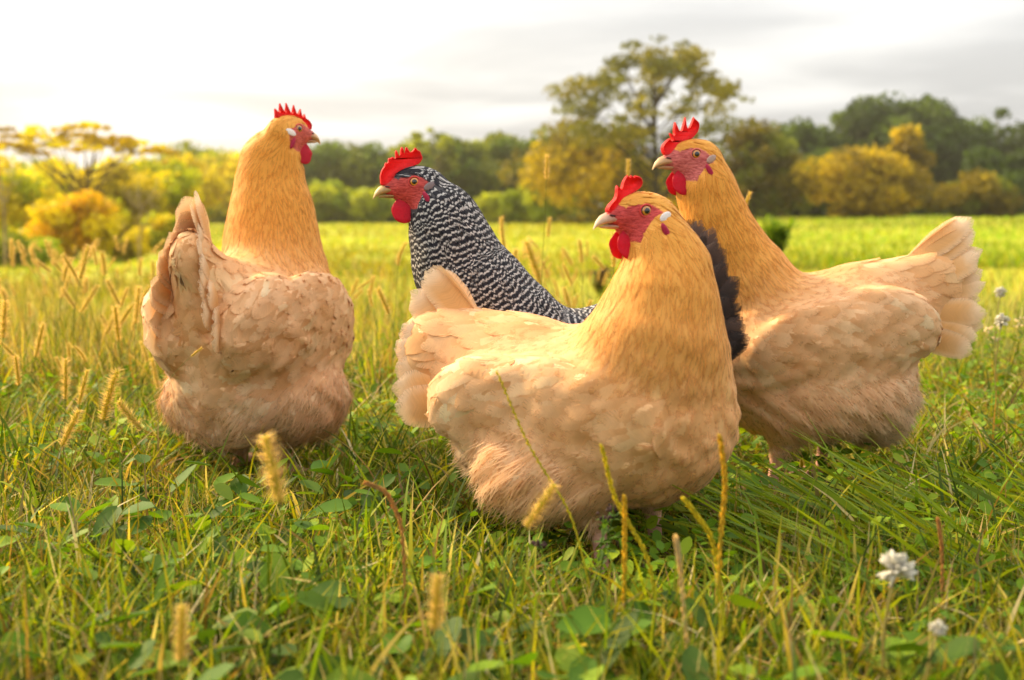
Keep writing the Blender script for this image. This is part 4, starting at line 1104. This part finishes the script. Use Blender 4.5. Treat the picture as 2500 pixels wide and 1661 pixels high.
def build_grass():
    rng = np.random.RandomState(5)
    parts = []
    # 1 short turf, dense near the camera
    N = 105000
    x, y = field(N, .55, 2.8, rng, 1.0)
    pn = patch_noise(x, y, 5, 3)
    dry = np.clip(.26 + .4 * pn + .15 * sstep(.15, -.3, x / y), .08, .65)
    L = rng.uniform(.028, .080, N) * (1 + .3 * patch_noise(x, y, 6, 8)) * trodden(x, y) * (1 + .5 * sstep(1.40, .95, y)); W = rng.uniform(.0016, .0042, N) * (1 + .25 * sstep(1.3, .9, y))
    lean = np.abs(rng.normal(.75, .42, N)); bend = rng.normal(.7, .7, N)
    parts.append(ribbons(N, x, y, L, W, rng.uniform(0, 6.28, N), lean, bend, gcol(rng, N, dry), rng, segs=3))
    # 2 fine stems lying tangled
    N = 22000
    x, y = field(N, .55, 2.6, rng, 1.0)
    L = rng.uniform(.05, .13, N) * trodden(x, y); W = rng.uniform(.0008, .0016, N)
    parts.append(ribbons(N, x, y, L, W, rng.uniform(0, 6.28, N), np.abs(rng.normal(.95, .35, N)), rng.normal(.4, .5, N), gcol(rng, N, .5), rng))
    V = np.concatenate([p[0] for p in parts]); c = np.concatenate([p[2] for p in parts]); o = 0; F = []
    for p in parts: F.append(p[1] + o); o += len(p[0])
    stuff('meadow_grass', 'short tangled green and straw coloured grass around the hens', V, np.concatenate(F), c)
    # 3 middle distance: taller thin stems, yellower with distance
    parts = []
    N = 48000
    x, y = field(N, 2.4, 9.0, rng, 1.7)
    leftness = sstep(.15, -.35, x / y)
    keep = rng.rand(N) < .35 + .65 * leftness
    x, y, leftness = x[keep], y[keep], leftness[keep]; N = len(x)
    L = rng.uniform(.05, .13, N) * (1 + .45 * leftness) ; W = rng.uniform(.0014, .003, N) * (1 + .25 * (y - 2))
    col = gcol(rng, N, .24 + .26 * leftness) * np.array([1.2, 1.12, 1.0]) 
    parts.append(ribbons(N, x, y, L, W, rng.uniform(0, 6.28, N), np.abs(rng.normal(.3, .25, N)), rng.normal(.5, .5, N), col, rng, segs=3))
    N = 52000
    x, y = field(N, 8.0, 70.0, rng, 2.2, 1.6)
    L = rng.uniform(.05, .13, N) * (1 + y * .012); W = rng.uniform(.003, .006, N) * (1 + .20 * y)
    col = GREENS[rng.choice([1, 2, 4, 5], N)] * rng.uniform(.7, 1.2, (N, 1)) * np.array([1.15, 1.1, .9])
    pn = patch_noise(x, y * .5, .45, 5) + .5 * patch_noise(x, y, 1.6, 6)
    col = col * (1 - sstep(.05, .3, x / y)[:, None] * np.array([.28, .10, .0])) * np.clip(1 + .8 * pn[:, None] * np.array([.75, 1, 1]), .4, 1.7)
    parts.append(ribbons(N, x, y, L, W, rng.uniform(0, 6.28, N), np.abs(rng.normal(.85, .4, N)), rng.normal(.4, .4, N), col, rng, segs=2))
    V = np.concatenate([p[0] for p in parts]); c = np.concatenate([p[2] for p in parts]); o = 0; F = []
    for p in parts: F.append(p[1] + o); o += len(p[0])
    stuff('far_meadow_grass', 'yellow green meadow grass stretching to the trees', V, np.concatenate(F), c)
    # 4 lush long blades combed over at the right
    N = 1500
    x = rng.uniform(.22, .80, N); y = rng.uniform(.98, 1.46, N)
    m = rng.rand(N) < sstep(.15, .45, x) * sstep(1.48, 1.30, y); x, y = x[m], y[m]; N = len(x)
    L = rng.uniform(.12, .26, N) * trodden(x, y); W = rng.uniform(.0045, .0080, N)
    az = rng.normal(math.pi * .98, .38, N)
    col = np.array([(.16, .23, .012), (.22, .28, .014), (.11, .17, .014), (.29, .32, .016)])[rng.randint(4, size=N)] * rng.uniform(.8, 1.25, (N, 1))
    V, F, c = ribbons(N, x, y, L, W, az, np.clip(rng.normal(1.18, .2, N), .7, 1.5), rng.uniform(.0, .5, N), col, rng, segs=7, twist=.5, tip=.03)
    stuff('lush_grass', 'long green grass blades combed over beneath the right hen', V, F, c)
    # a scatter of longer single blades elsewhere
    N = 7500
    x, y = field(N, .6, 2.4, rng)
    L = rng.uniform(.07, .15, N) * trodden(x, y); W = rng.uniform(.0028, .0058, N)
    V, F, c = ribbons(N, x, y, L, W, rng.uniform(0, 6.28, N), np.abs(rng.normal(.45, .3, N)), rng.uniform(.3, 1.4, N), gcol(rng, N, .25), rng, segs=5, tip=.03)
    stuff('long_grass', 'scattered longer grass blades among the turf', V, F, c)
    # 5 clover and broad weed leaves close to the ground
    def leaves(N, x, y, size, zlo, zhi, cols, name, label, aspect=.75, cup=.25):
        sh = np.array([(-1, 0), (-.55, .62), (.1, .95), (.7, .72), (1.0, .12), (.92, 0), (1.0, -.12), (.7, -.72), (.1, -.95), (-.55, -.62)])
        m = len(sh)
        a = rng.uniform(0, 6.28, N); tilt = rng.normal(0, .42, (N, 2))
        q = np.concatenate([sh, [(0.0, 0)]]) ; q = q * np.array([1, aspect])
        s = size * rng.uniform(.6, 1.35, N)
        lx = q[None, :, 0] * s[:, None]; ly = q[None, :, 1] * s[:, None]
        lz = cup * (np.abs(q[None, :, 1]) * s[:, None]) + lx * tilt[:, :1] + ly * tilt[:, 1:]
        X = np.stack([x[:, None] + np.cos(a)[:, None] * lx - np.sin(a)[:, None] * ly, y[:, None] + np.sin(a)[:, None] * lx + np.cos(a)[:, None] * ly, (terrain(x, y) + rng.uniform(zlo, zhi, N))[:, None] + lz], -1)
        j = np.arange(m); tri = np.stack([np.full(m, m), j, (j + 1) % m], -1)
        F = ((np.arange(N) * (m + 1))[:, None, None] + tri[None]).reshape(-1, 3)
        c = cols[rng.randint(len(cols), size=N)] * rng.uniform(.75, 1.3, (N, 1))
        stuff(name, label, X.reshape(-1, 3), F, np.repeat(c, m + 1, axis=0))
    # small clover leaves: everywhere, thick on the right
    N = 22000
    x, y = field(N, .55, 3.4, rng)
    m = (patch_noise(x, y, 7, 21) + .55 * sstep(.0, .35, x / y) > .10) ; x, y = x[m], y[m]; N = len(x)
    leaves(N, x, y, .0072, .012, .070, np.array([(.12, .23, .010), (.17, .29, .012), (.09, .18, .010), (.25, .34, .014)]), 'clover', 'small round clover leaves spread through the turf')
    N = 1700
    x, y = field(N, .60, 1.45, rng)
    m = (patch_noise(x, y, 6, 33) - .35 * sstep(.0, .3, x / y) > -.12); x, y = x[m], y[m]; N = len(x)
    leaves(N, x, y, .0160, .022, .085, np.array([(.07, .15, .008), (.11, .20, .010), (.17, .26, .012), (.05, .10, .008)]), 'broad_weed_leaves', 'broad green weed leaves in the foreground turf', .62, .3)
build_grass()

# ------------------------------------------------------------------ foxtails, weeds, flowers
def foxtail_head(seed, bent):
    """bristly spike along +z, 1 unit long, returned as a mesh"""
    rng = np.random.RandomState(seed); mb = MB()
    t = np.linspace(0, 1, 13); axis = np.stack([bent * t ** 2, 0 * t, t], -1)
    prof = np.sin(np.clip(t * .93 + .05, 0, 1) * np.pi) ** .45
    mb.add(*tube(axis, .030 * prof, 6), col=(.42, .42, .05))
    n = 150                                   # seeds
    k = np.arange(n); tt = .02 + .95 * (k + rng.rand(n) * .5) / n; a = k * 2.399
    rr = .036 * np.interp(tt, t, prof)
    rad = np.stack([np.cos(a), np.sin(a), np.zeros(n)], -1)
    ax = np.stack([np.interp(tt, t, axis[:, 0]), 0 * tt, tt], -1)
    c0 = ax + rad * rr[:, None]
    up = unit(rad * .55 + np.array([0, 0, 1.0])); sd = unit(np.cross(up, rad))
    V = np.stack([c0 - up * .014, c0 + sd * .016 + rad * .006, c0 + up * .030 + rad * .008, c0 - sd * .016 + rad * .006, c0 + rad * .020], 1).reshape(-1, 3)
    o = (k * 5)[:, None]
    F = np.concatenate([o + np.array(q) for q in ((0, 1, 4), (1, 2, 4), (2, 3, 4), (3, 0, 4))])
    mb.add(V, F, col=np.repeat(np.array([(.50, .46, .08)]) * rng.uniform(.7, 1.35, (n, 1)), 5, axis=0))
    n = 520                                   # bristles
    tt = rng.uniform(0, 1, n); a = rng.uniform(0, 6.28, n)
    rad = np.stack([np.cos(a), np.sin(a), np.zeros(n)], -1)
    ax = np.stack([np.interp(tt, t, axis[:, 0]), 0 * tt, tt], -1) + rad * .03
    d = unit(rad * rng.uniform(.8, 1.4, (n, 1)) + np.array([0, 0, 1.0]) * rng.uniform(.4, .9, (n, 1)))
    sd = unit(np.cross(d, rng.normal(size=(n, 3)))) * .0030
    e = ax + d * (rng.uniform(.10, .17, n) * (.6 + .4 * np.interp(tt, t, prof)))[:, None]
    V = np.stack([ax - sd, ax + sd, e], 1).reshape(-1, 3)
    mb.add(V, (np.arange(n) * 3)[:, None] + np.arange(3)[None], col=(.74, .58, .26))
    return mb.mesh('seed_head', M['seed'])
HEADS = [foxtail_head(i, b) for i, b in enumerate((.0, .12, .28, .5))]
def foxtail(px, py, Y, hl, tilt, label, group, lean=None, kind=None, seed=0, name='foxtail', roll=0.0):
    """seed head centred at a photo pixel and depth; tilt = lean of the head to the right (rad)"""
    rng = np.random.RandomState(seed)
    c = at(px, py, Y)
    hd = unit(np.array([math.sin(tilt), rng.normal(0, .15), math.cos(tilt)]))
    hb = c - hd * hl * .5
    lean = rng.normal(-.2, .25) * (1 if tilt > 0 else -1) if lean is None else lean
    zg = float(terrain(c[0], Y))
    hgt = max(hb[2] - zg, .02)
    base = np.array([hb[0] - math.sin(tilt) * hgt * .35 + lean * .10 * hgt, Y + rng.normal(0, .04), 0]); base[2] = float(terrain(base[0], base[1])) - .004
    root = empty(name, base); tag(root, label, 'foxtail grass', group)
    t = np.linspace(0, 1, 9)[:, None]
    p1 = base + np.array([0, 0, hgt * .55]); p2 = hb - hd * hgt * .25
    B = base * (1 - t) ** 3 + 3 * p1 * t * (1 - t) ** 2 + 3 * p2 * t ** 2 * (1 - t) + hb * t ** 3 - base
    V, F = tube(B, .0011 * (1.15 - .5 * t[:, 0]) * (hl / .07), 4)
    mb = MB(); mb.add(V, F, col=np.array([.22, .23, .035]) * rng.uniform(.8, 1.3)); mb.obj('stem', M['grass'], root)
    k = kind if kind is not None else rng.choice(4, p=[.45, .3, .15, .1])
    o = bpy.data.objects.new('seed_head', HEADS[k]); link(o, root)
    q = Vector(hd).to_track_quat('Z', 'Y'); o.rotation_mode = 'QUATERNION'
    from mathutils import Quaternion
    o.rotation_quaternion = q @ Quaternion((0, 0, 1), rng.uniform(0, 6.28) if abs(tilt) < .25 else (0 if tilt > 0 else math.pi))
    o.location = hb - base; s = hl; w_ = rng.uniform(1.0, 1.5) * (1.35 if Y < 1.0 else 1); o.scale = (s * w_, s * w_, s)
    return root
SG = 'foxtail grass standing in the meadow'
SPECIAL = [  # px, py, depth, length, tilt, label
    (1335, 408, 1.95, .040, .03, 'tallest foxtail on a thin stem right of the barred hen head'),
    (1534, 414, 2.1, .036, .0, 'foxtail tip showing just above the front hen comb'),
    (1822, 495, 1.75, .034, .35, 'pale foxtail tip sticking out behind the right hen nape'),
    (1224, 570, 2.1, .058, -.22, 'upright foxtail touching the rear of the barred neck'),
    (1304, 640, 2.3, .090, -.28, 'long slanting foxtail in the middle gap between the hens'),
    (1258, 655, 2.3, .076, .02, 'straight foxtail close behind the barred neck'),
    (1386, 670, 2.3, .045, -.4, 'short slanting foxtail in the gap left of the front hen throat'),
    (1500, 610, 1.7, .050, .03, 'pale dry foxtail just left of the front hen throat'),
    (972, 620, 2.2, .045, .02, 'straight dark foxtail left of the barred hen breast'),
    (937, 735, 2.0, .048, -.35, 'slanting foxtail left of the front hen tail'),
    (888, 695, 2.2, .030, .9, 'nodding foxtail right of the left hen breast'),
    (855, 765, 2.0, .036, .1, 'small foxtail beside the left hen breast'),
    (1432, 762, 1.9, .042, .35, 'leaning foxtail above the front hen back'),
    (1340, 555, 2.7, .045, .1, 'thin foxtail beside the tallest stem in the middle gap'),
    (1300, 592, 2.6, .036, -.8, 'nearly level foxtail in the middle gap'),
    (1232, 640, 2.5, .055, -.15, 'foxtail half hidden by the rear of the barred neck'),
    (206, 640, 2.1, .062, .25, 'largest bristly foxtail against the left meadow'),
    (232, 625, 2.5, .042, -.15, 'foxtail just right of the largest bristly one'),
    (335, 745, 2.0, .064, .08, 'dark upright foxtail left of the left hen wing'),
    (218, 730, 2.2, .060, .55, 'slanting foxtail below the largest bristly one'),
    (285, 790, 1.9, .060, .0, 'upright foxtail in the lower left meadow'),
    (10, 780, 1.7, .055, .05, 'dark foxtail cut by the left edge'),
    (14, 730, 2.2, .042, -.2, 'tall foxtail near the left edge'),
    (118, 608, 2.8, .045, -.35, 'high slanting foxtail against the left thicket'),
    (105, 650, 2.8, .045, -.9, 'nodding foxtail against the left thicket'),
    (140, 650, 2.7, .040, -.7, 'drooping foxtail left of the largest bristly one'),
    (160, 925, 1.35, .048, .05, 'foxtail low in the grass left of the left hen'),
    (203, 945, 1.35, .042, .25, 'foxtail with dense head beside the left hen thigh'),
    (262, 965, 1.30, .060, .22, 'long foxtail leaning toward the left hen thigh'),
    (172, 1045, 1.20, .042, .45, 'foxtail leaning right in the lower left grass'),
    (315, 1015, 1.30, .042, -.7, 'drooping foxtail below the left hen thigh'),
    (42, 905, 1.5, .040, .0, 'foxtail in the tall stems at the left edge'),
    (665, 1145, .86, .052, -.25, 'large blurred foxtail head in front of the left hen'),
    (443, 1545, .72, .036, .05, 'blurred foxtail head at the bottom left'),
    (1065, 1470, .74, .036, .05, 'pale blurred foxtail head at the bottom centre'),
    (1320, 1235, .92, .042, .6, 'pale blurred foxtail head in front of the front hen thigh'),
    (2190, 640, 2.6, .030, .1, 'small foxtail behind the right hen tail'),
    (480, 860, 1.45, .018, .9, 'small green seed head against the left hen rear'),
]
for i, (px, py, Y, hl, tl_, lab) in enumerate(SPECIAL):
    foxtail(px, py, Y, hl, tl_, lab, SG, seed=500 + i)
_r = np.random.RandomState(77)
cnt = 0
while cnt < 85:                              # the crowd of foxtails left of the left hen
    Y = _r.uniform(1.9, 5.0); px = _r.uniform(-40, 420) if _r.rand() < .85 else _r.uniform(820, 960)
    gy = 510 + .385 / Y * FPX
    py = gy - _r.uniform(.10, .30) / Y * FPX * (1 if Y < 3 else 1.1)
    if py < 590 or (px > 820 and py < 660): continue
    left = px < 500
    tl_ = _r.normal(0, .38); hl_ = _r.uniform(.030, .062)
    how = 'nodding' if abs(tl_) > .6 else 'upright' if abs(tl_) < .16 else 'right leaning' if tl_ > 0 else 'left leaning'
    where = ('in near row' if Y < 2.6 else 'in middle rows' if Y < 3.7 else 'in far rows') + (' by the left edge' if px < 140 else ' beside its wing' if px > 290 else '')
    foxtail(px, py, Y, hl_, tl_, f"{'long' if hl_ > .054 else 'short'} {how} foxtail {where} left of left hen" if left else 'foxtail in the grass between left hen and front hen tail',
            'foxtail crowd left of the left hen' if left else 'foxtails between left hen and front hen', seed=1000 + cnt); cnt += 1
cnt = 0
while cnt < 34:                               # those seen through the middle gap
    Y = _r.uniform(2.2, 4.5); px = _r.uniform(1230, 1520)
    py = 510 + .385 / Y * FPX - _r.uniform(.12, .30) / Y * FPX
    if py < 600 or py > 780: continue
    tl_ = _r.normal(0, .3)
    how = 'upright' if abs(tl_) < .15 else 'right leaning' if tl_ > 0 else 'left leaning'
    foxtail(px, py, Y, _r.uniform(.035, .060), tl_, f"small {how} foxtail {'near' if Y < 3 else 'far back'} in the gap between barred and front hen", 'foxtails in the middle gap', seed=2000 + cnt); cnt += 1

def seed_stalk(label, pts, Y, r, col, seed):
    """jointed yellow grass stalk with little seeds pressed along it; pts are photo pixels from foot to tip"""
    rng = np.random.RandomState(seed); r = r * .78
    P = np.array([at(a, b, Y + dy) for a, b, dy in pts]); P[0, 2] = min(P[0, 2], .0)
    t = np.linspace(0, len(P) - 1, 22); Q = np.stack([np.interp(t, np.arange(len(P)), P[:, k]) for k in range(3)], -1)
    for _ in range(3): Q[1:-1] = .5 * Q[1:-1] + .25 * (Q[:-2] + Q[2:])
    base = Q[0].copy(); root = empty('seed_stalk', base); tag(root, label, 'grass stalk', 'seed stalks in front of the hens'); Q = Q - base
    mb = MB(); mb.add(*tube(Q, r * np.linspace(1.1, .5, 22), 5), col=np.array(col) * .8); mb.obj('stem', M['grass'], root)
    mb = MB()
    for k in range(70):
        f = .25 + .75 * k / 70; p = np.array([np.interp(f * 21, np.arange(22), Q[:, j]) for j in range(3)])
        d = unit(Q[min(int(f * 21) + 1, 21)] - Q[max(int(f * 21) - 1, 0)]); a = k * 2.4
        sd_ = unit(np.cross(d, [math.cos(a), math.sin(a), .3]))
        V, F = ball((0, 0, 0), (1, 1, 1), nu=5, nv=4)
        B = np.stack([sd_, np.cross(d, sd_), d], 1)
        mb.add((V * np.array([r * .75, r * .75, r * 2.1])) @ B.T + p + sd_ * r * 1.0, F, col=np.array(col) * rng.uniform(.75, 1.3))
    mb.obj('seeds', M['seed'], root)['kind'] = 'stuff'
YG = (.55, .52, .03); BR = (.48, .29, .09); PL = (.62, .54, .26)
seed_stalk('yellow green seed stalk crossing the front hen flank', [(1480, 1420, 0), (1400, 1260, 0), (1290, 1090, 0), (1212, 905, 0)], .99, .0012, YG, 1)
seed_stalk('yellow seed stalk bending beside the front hen foot', [(1625, 1460, 0), (1590, 1370, 0), (1500, 1220, 0), (1468, 1085, 0)], .93, .0017, YG, 2)
seed_stalk('upright yellow brown seed stalk before the front hen foot', [(1522, 1480, 0), (1525, 1380, 0), (1525, 1210, 0)], .92, .0018, (.60, .48, .04), 3)
seed_stalk('upright brownish seed stalk right of the front hen breast', [(1745, 1480, 0), (1760, 1300, 0), (1772, 1180, 0), (1757, 1062, 0)], .92, .0019, (.58, .45, .04), 4)
seed_stalk('short slanting seed stalk below the front hen breast', [(1800, 1420, 0), (1740, 1310, 0), (1668, 1215, 0)], .93, .0018, YG, 5)
seed_stalk('brown bent seed stalk left of the front hen thigh', [(990, 1420, 0), (985, 1290, 0), (945, 1200, 0), (890, 1178, 0)], .95, .0016, BR, 6)
seed_stalk('pale seed stalk at the bottom right of the front hen', [(1700, 1500, 0), (1660, 1380, 0), (1650, 1310, 0)], .84, .0017, PL, 7)
seed_stalk('brown dry stalk in the long grass on the right', [(2310, 1420, 0), (2300, 1340, 0), (2290, 1265, 0)], .96, .0015, BR, 8)

def wild_plant(name, label, cat, px, py_base, Y, height, n, leafsize, cols, seed, spread=.5, leaves_per=26, group=None, flower=None):
    rng = np.random.RandomState(seed); P = at(px, py_base, Y); zb = float(terrain(P[0], Y))
    root = empty(name, (P[0], Y, zb)); tag(root, label, cat, group)
    for s in range(n):
        a = rng.uniform(0, 6.28); sp = rng.uniform(.1, 1) * spread * height
        h = height * rng.uniform(.65, 1); t = np.linspace(0, 1, 8)[:, None]
        e = np.array([math.cos(a) * sp, math.sin(a) * sp, h]); Q = e * t + np.array([0, 0, .12 * h]) * np.sin(t * 3.14) + np.array([math.cos(a), math.sin(a), 0]) * .05 * h
        mb = MB(); mb.add(*tube(Q, .006 * height * (1.1 - .7 * t[:, 0]), 4), col=np.array(cols[0]) * .8); st = mb.obj('stem', M['grass'], root)
        k = leaves_per; f = rng.uniform(.12, 1, k); C = np.stack([np.interp(f * 7, np.arange(8), Q[:, j]) for j in range(3)], -1)
        d = unit(rng.normal(size=(k, 3)) * [1, 1, .5] + [0, 0, .5]); b = unit(np.cross(d, [0, 0, 1.0])); ls = leafsize * rng.uniform(.6, 1.3, k)[:, None]
        up = np.cross(b, d)
        V = np.stack([C, C + d * ls * .5 + b * ls * .22 + up * ls * .06, C + d * ls, C + d * ls * .5 - b * ls * .22 + up * ls * .06], 1).reshape(-1, 3)
        c = np.array(cols)[rng.randint(len(cols), size=k)] * rng.uniform(.8, 1.25, (k, 1))
        mesh_obj('leaves', V, (np.arange(k) * 4)[:, None] + np.arange(4)[None], M['grass'], st, col=np.repeat(c, 4, axis=0))
        if flower:
            mb = MB()
            for q in range(16):
                V, F = ball((0, 0, 0), (flower[1] * rng.uniform(.6, 1.2),) * 3, nu=6, nv=5)
                p = Q[-1] + rng.normal(0, flower[2], 3) * [1, .6, .45]
                mb.add(V + p, F, col=np.array(flower[0]) * rng.uniform(.6, 1.4))
            mb.obj('flower', M['seed'], st)
    return root
BG_ = [(.11, .20, .014), (.16, .26, .02), (.21, .28, .02)]
wild_plant('green_shrub', 'bright green leafy shrub in the meadow behind the right hen neck', 'shrub', 1888, 640, 8.0, .34, 26, .065, BG_, 1, .45, 40)
wild_plant('dark_weed', 'small dark brown dead weed in the meadow left of the front hen throat', 'weed', 1466, 690, 5.5, .14, 14, .035, [(.07, .045, .02), (.11, .07, .03)], 2, .4, 26)
wild_plant('flowering_weed', 'small weed with dark flower clusters before the front hen belly', 'weed', 1420, 1390, 1.00, .135, 3, .012, [(.07, .14, .02), (.10, .18, .03)], 3, .35, 22, flower=((.13, .085, .075), .0016, .004))
wild_plant('flowering_weed', 'pale weed with tiny white flowers at the right edge', 'weed', 2440, 880, 2.3, .17, 5, .02, [(.12, .18, .02), (.2, .25, .03)], 4, .4, 16, flower=((.72, .70, .62), .0022, .009))
wild_plant('flowering_weed', 'white flowered weed below the right hen tail', 'weed', 2330, 800, 2.6, .15, 4, .02, [(.12, .18, .02), (.2, .25, .03)], 5, .4, 14, flower=((.75, .73, .66), .0022, .008))
def clover_flower(label, px, py, Y, r, seed, stem_h=None, col=(.78, .74, .62)):
    rng = np.random.RandomState(seed); c = at(px, py, Y); zg = float(terrain(c[0], Y))
    root = empty('clover_flower', (c[0] + .01, Y, zg)); tag(root, label, 'flower', 'white clover flowers'); h = c - np.array([c[0] + .01, Y, zg])
    t = np.linspace(0, 1, 7)[:, None]; Q = h * t + np.array([-.012, 0, 0]) * np.sin(t * 3.14)
    mb = MB(); mb.add(*tube(Q, .0011, 4), col=(.30, .26, .08)); mb.obj('stem', M['grass'], root)
    mb = MB(); n = 70; d = unit(rng.normal(size=(n, 3)) + [0, 0, .5])
    for k in range(n):
        V, F = ball((0, 0, 0), (r * .16, r * .10, r * .42), nu=5, nv=5)
        B = np.array(Vector(d[k]).to_track_quat('Z', 'Y').to_matrix())
        mb.add(V @ B.T + h + d[k] * r * .62 * rng.uniform(.7, 1.1), F, col=np.array(col) * rng.uniform(.65, 1.15))
    mb.obj('blossom', M['petal'], root)
clover_flower('white clover flower at the bottom right before the long grass', 2188, 1392, .80, .0135, 1)
clover_flower('small white clover flower below the right hen fluff', 2120, 1075, 1.75, .010, 2)
clover_flower('white clover flower at the right edge beside the hen tail', 2446, 785, 2.0, .014, 3)
clover_flower('white clover flower high at the right edge', 2443, 715, 2.3, .012, 4)
clover_flower('small white flower in the grass at the bottom right', 2290, 1535, .76, .006, 5)
def big_leaf(label, px, py, Y, length, width, az, pitch, col, seed):
    rng = np.random.RandomState(seed)
    Y = (CAMH - .028) / (-(at(px, py, 1.0)[2] - CAMH)); c = at(px, py, Y); zg = float(terrain(c[0], Y))
    base = np.array([c[0] - math.cos(az) * length * .5, Y - math.sin(az) * length * .5, zg]); root = empty('weed_leaf', base); tag(root, label, 'leaf', 'single broad leaves in the foreground')
    t = np.linspace(0, 1, 9); v = np.linspace(-1, 1, 5)
    w = width * .5 * np.sin(np.clip(t * .9 + .06, 0, 1) * np.pi) ** .6
    h0 = c[2] - zg
    R_ = np.array([math.cos(az), math.sin(az), 0]); S_ = np.array([-math.sin(az), math.cos(az), 0])
    X = R_ * (t * length)[:, None, None] + S_ * (v[None, :, None] * w[:, None, None]) + np.array([0, 0, 1.]) * ((h0 + (t - .5) * length * math.sin(pitch) - .15 * length * (t - .4) ** 2)[:, None] + .28 * np.abs(v)[None] * w[:, None] + rng.normal(0, .0006, (9, 5)))[..., None]
    i = np.arange(8)[:, None] * 5 + np.arange(4)[None]
    F = np.stack([i, i + 1, i + 6, i + 5], -1).reshape(-1, 4)
    mesh_obj('blade', X.reshape(-1, 3), F, M['grass'], root, col=np.array(col) * np.repeat(1 + .15 * (1 - np.abs(np.tile(v, 9))), 1)[:, None])
    mb = MB(); Q = np.array([[0, 0, 0], X[0, 2] * .5, X[0, 2]]); mb.add(*tube(Q, .0012, 4), col=col); mb.obj('stalk', M['grass'], root)
big_leaf('broad bright green leaf lying right of the blurred foxtail', 660, 1285, .98, .050, .036, 1.3, .25, (.17, .28, .02), 1)
big_leaf('curved green leaf in the lower left foreground', 455, 1365, .92, .050, .028, .5, .3, (.10, .19, .02), 2)
big_leaf('rounded green leaf at the lower left', 345, 1500, .82, .036, .026, 1.2, .5, (.12, .20, .03), 3)
big_leaf('bright yellow green leaf right of the front hen foot', 1690, 1480, .86, .040, .026, 1.5, .9, (.26, .34, .015), 4)
big_leaf('dark green leaf at the bottom left corner', 60, 1600, .78, .045, .034, .4, .3, (.09, .17, .02), 5)
big_leaf('green leaf at the bottom left of centre', 280, 1610, .76, .040, .030, 1.8, .4, (.10, .18, .02), 6)
big_leaf('round pale green leaf right of the white clover flower', 2090, 1420, .86, .030, .026, 1.4, .8, (.15, .24, .03), 7)

# ------------------------------------------------------------------ haze: warm evening air between here and the wood
def haze():
    lo = np.array([-75., -3., -8.]); hi = np.array([75., 125., 16.])
    c = np.array([(x, y, z) for z in (0, 1) for y in (0, 1) for x in (0, 1)])
    V = lo + c * (hi - lo)
    F = np.array([(0, 2, 3, 1), (4, 5, 7, 6), (0, 1, 5, 4), (2, 6, 7, 3), (0, 4, 6, 2), (1, 3, 7, 5)])
    m, N, L = new_mat('haze_air')
    p = N.new('ShaderNodeVolumePrincipled')
    p.inputs['Color'].default_value = (1.0, 0.90, 0.66, 1); p.inputs['Density'].default_value = 0.0010; p.inputs['Anisotropy'].default_value = 0.80
    o = N.new('ShaderNodeOutputMaterial'); L.new(p.outputs[0], o.inputs['Volume'])
    tag(mesh_obj('haze', V, F, m, smooth=False), 'thin warm haze over the meadow', kind='stuff')
haze()
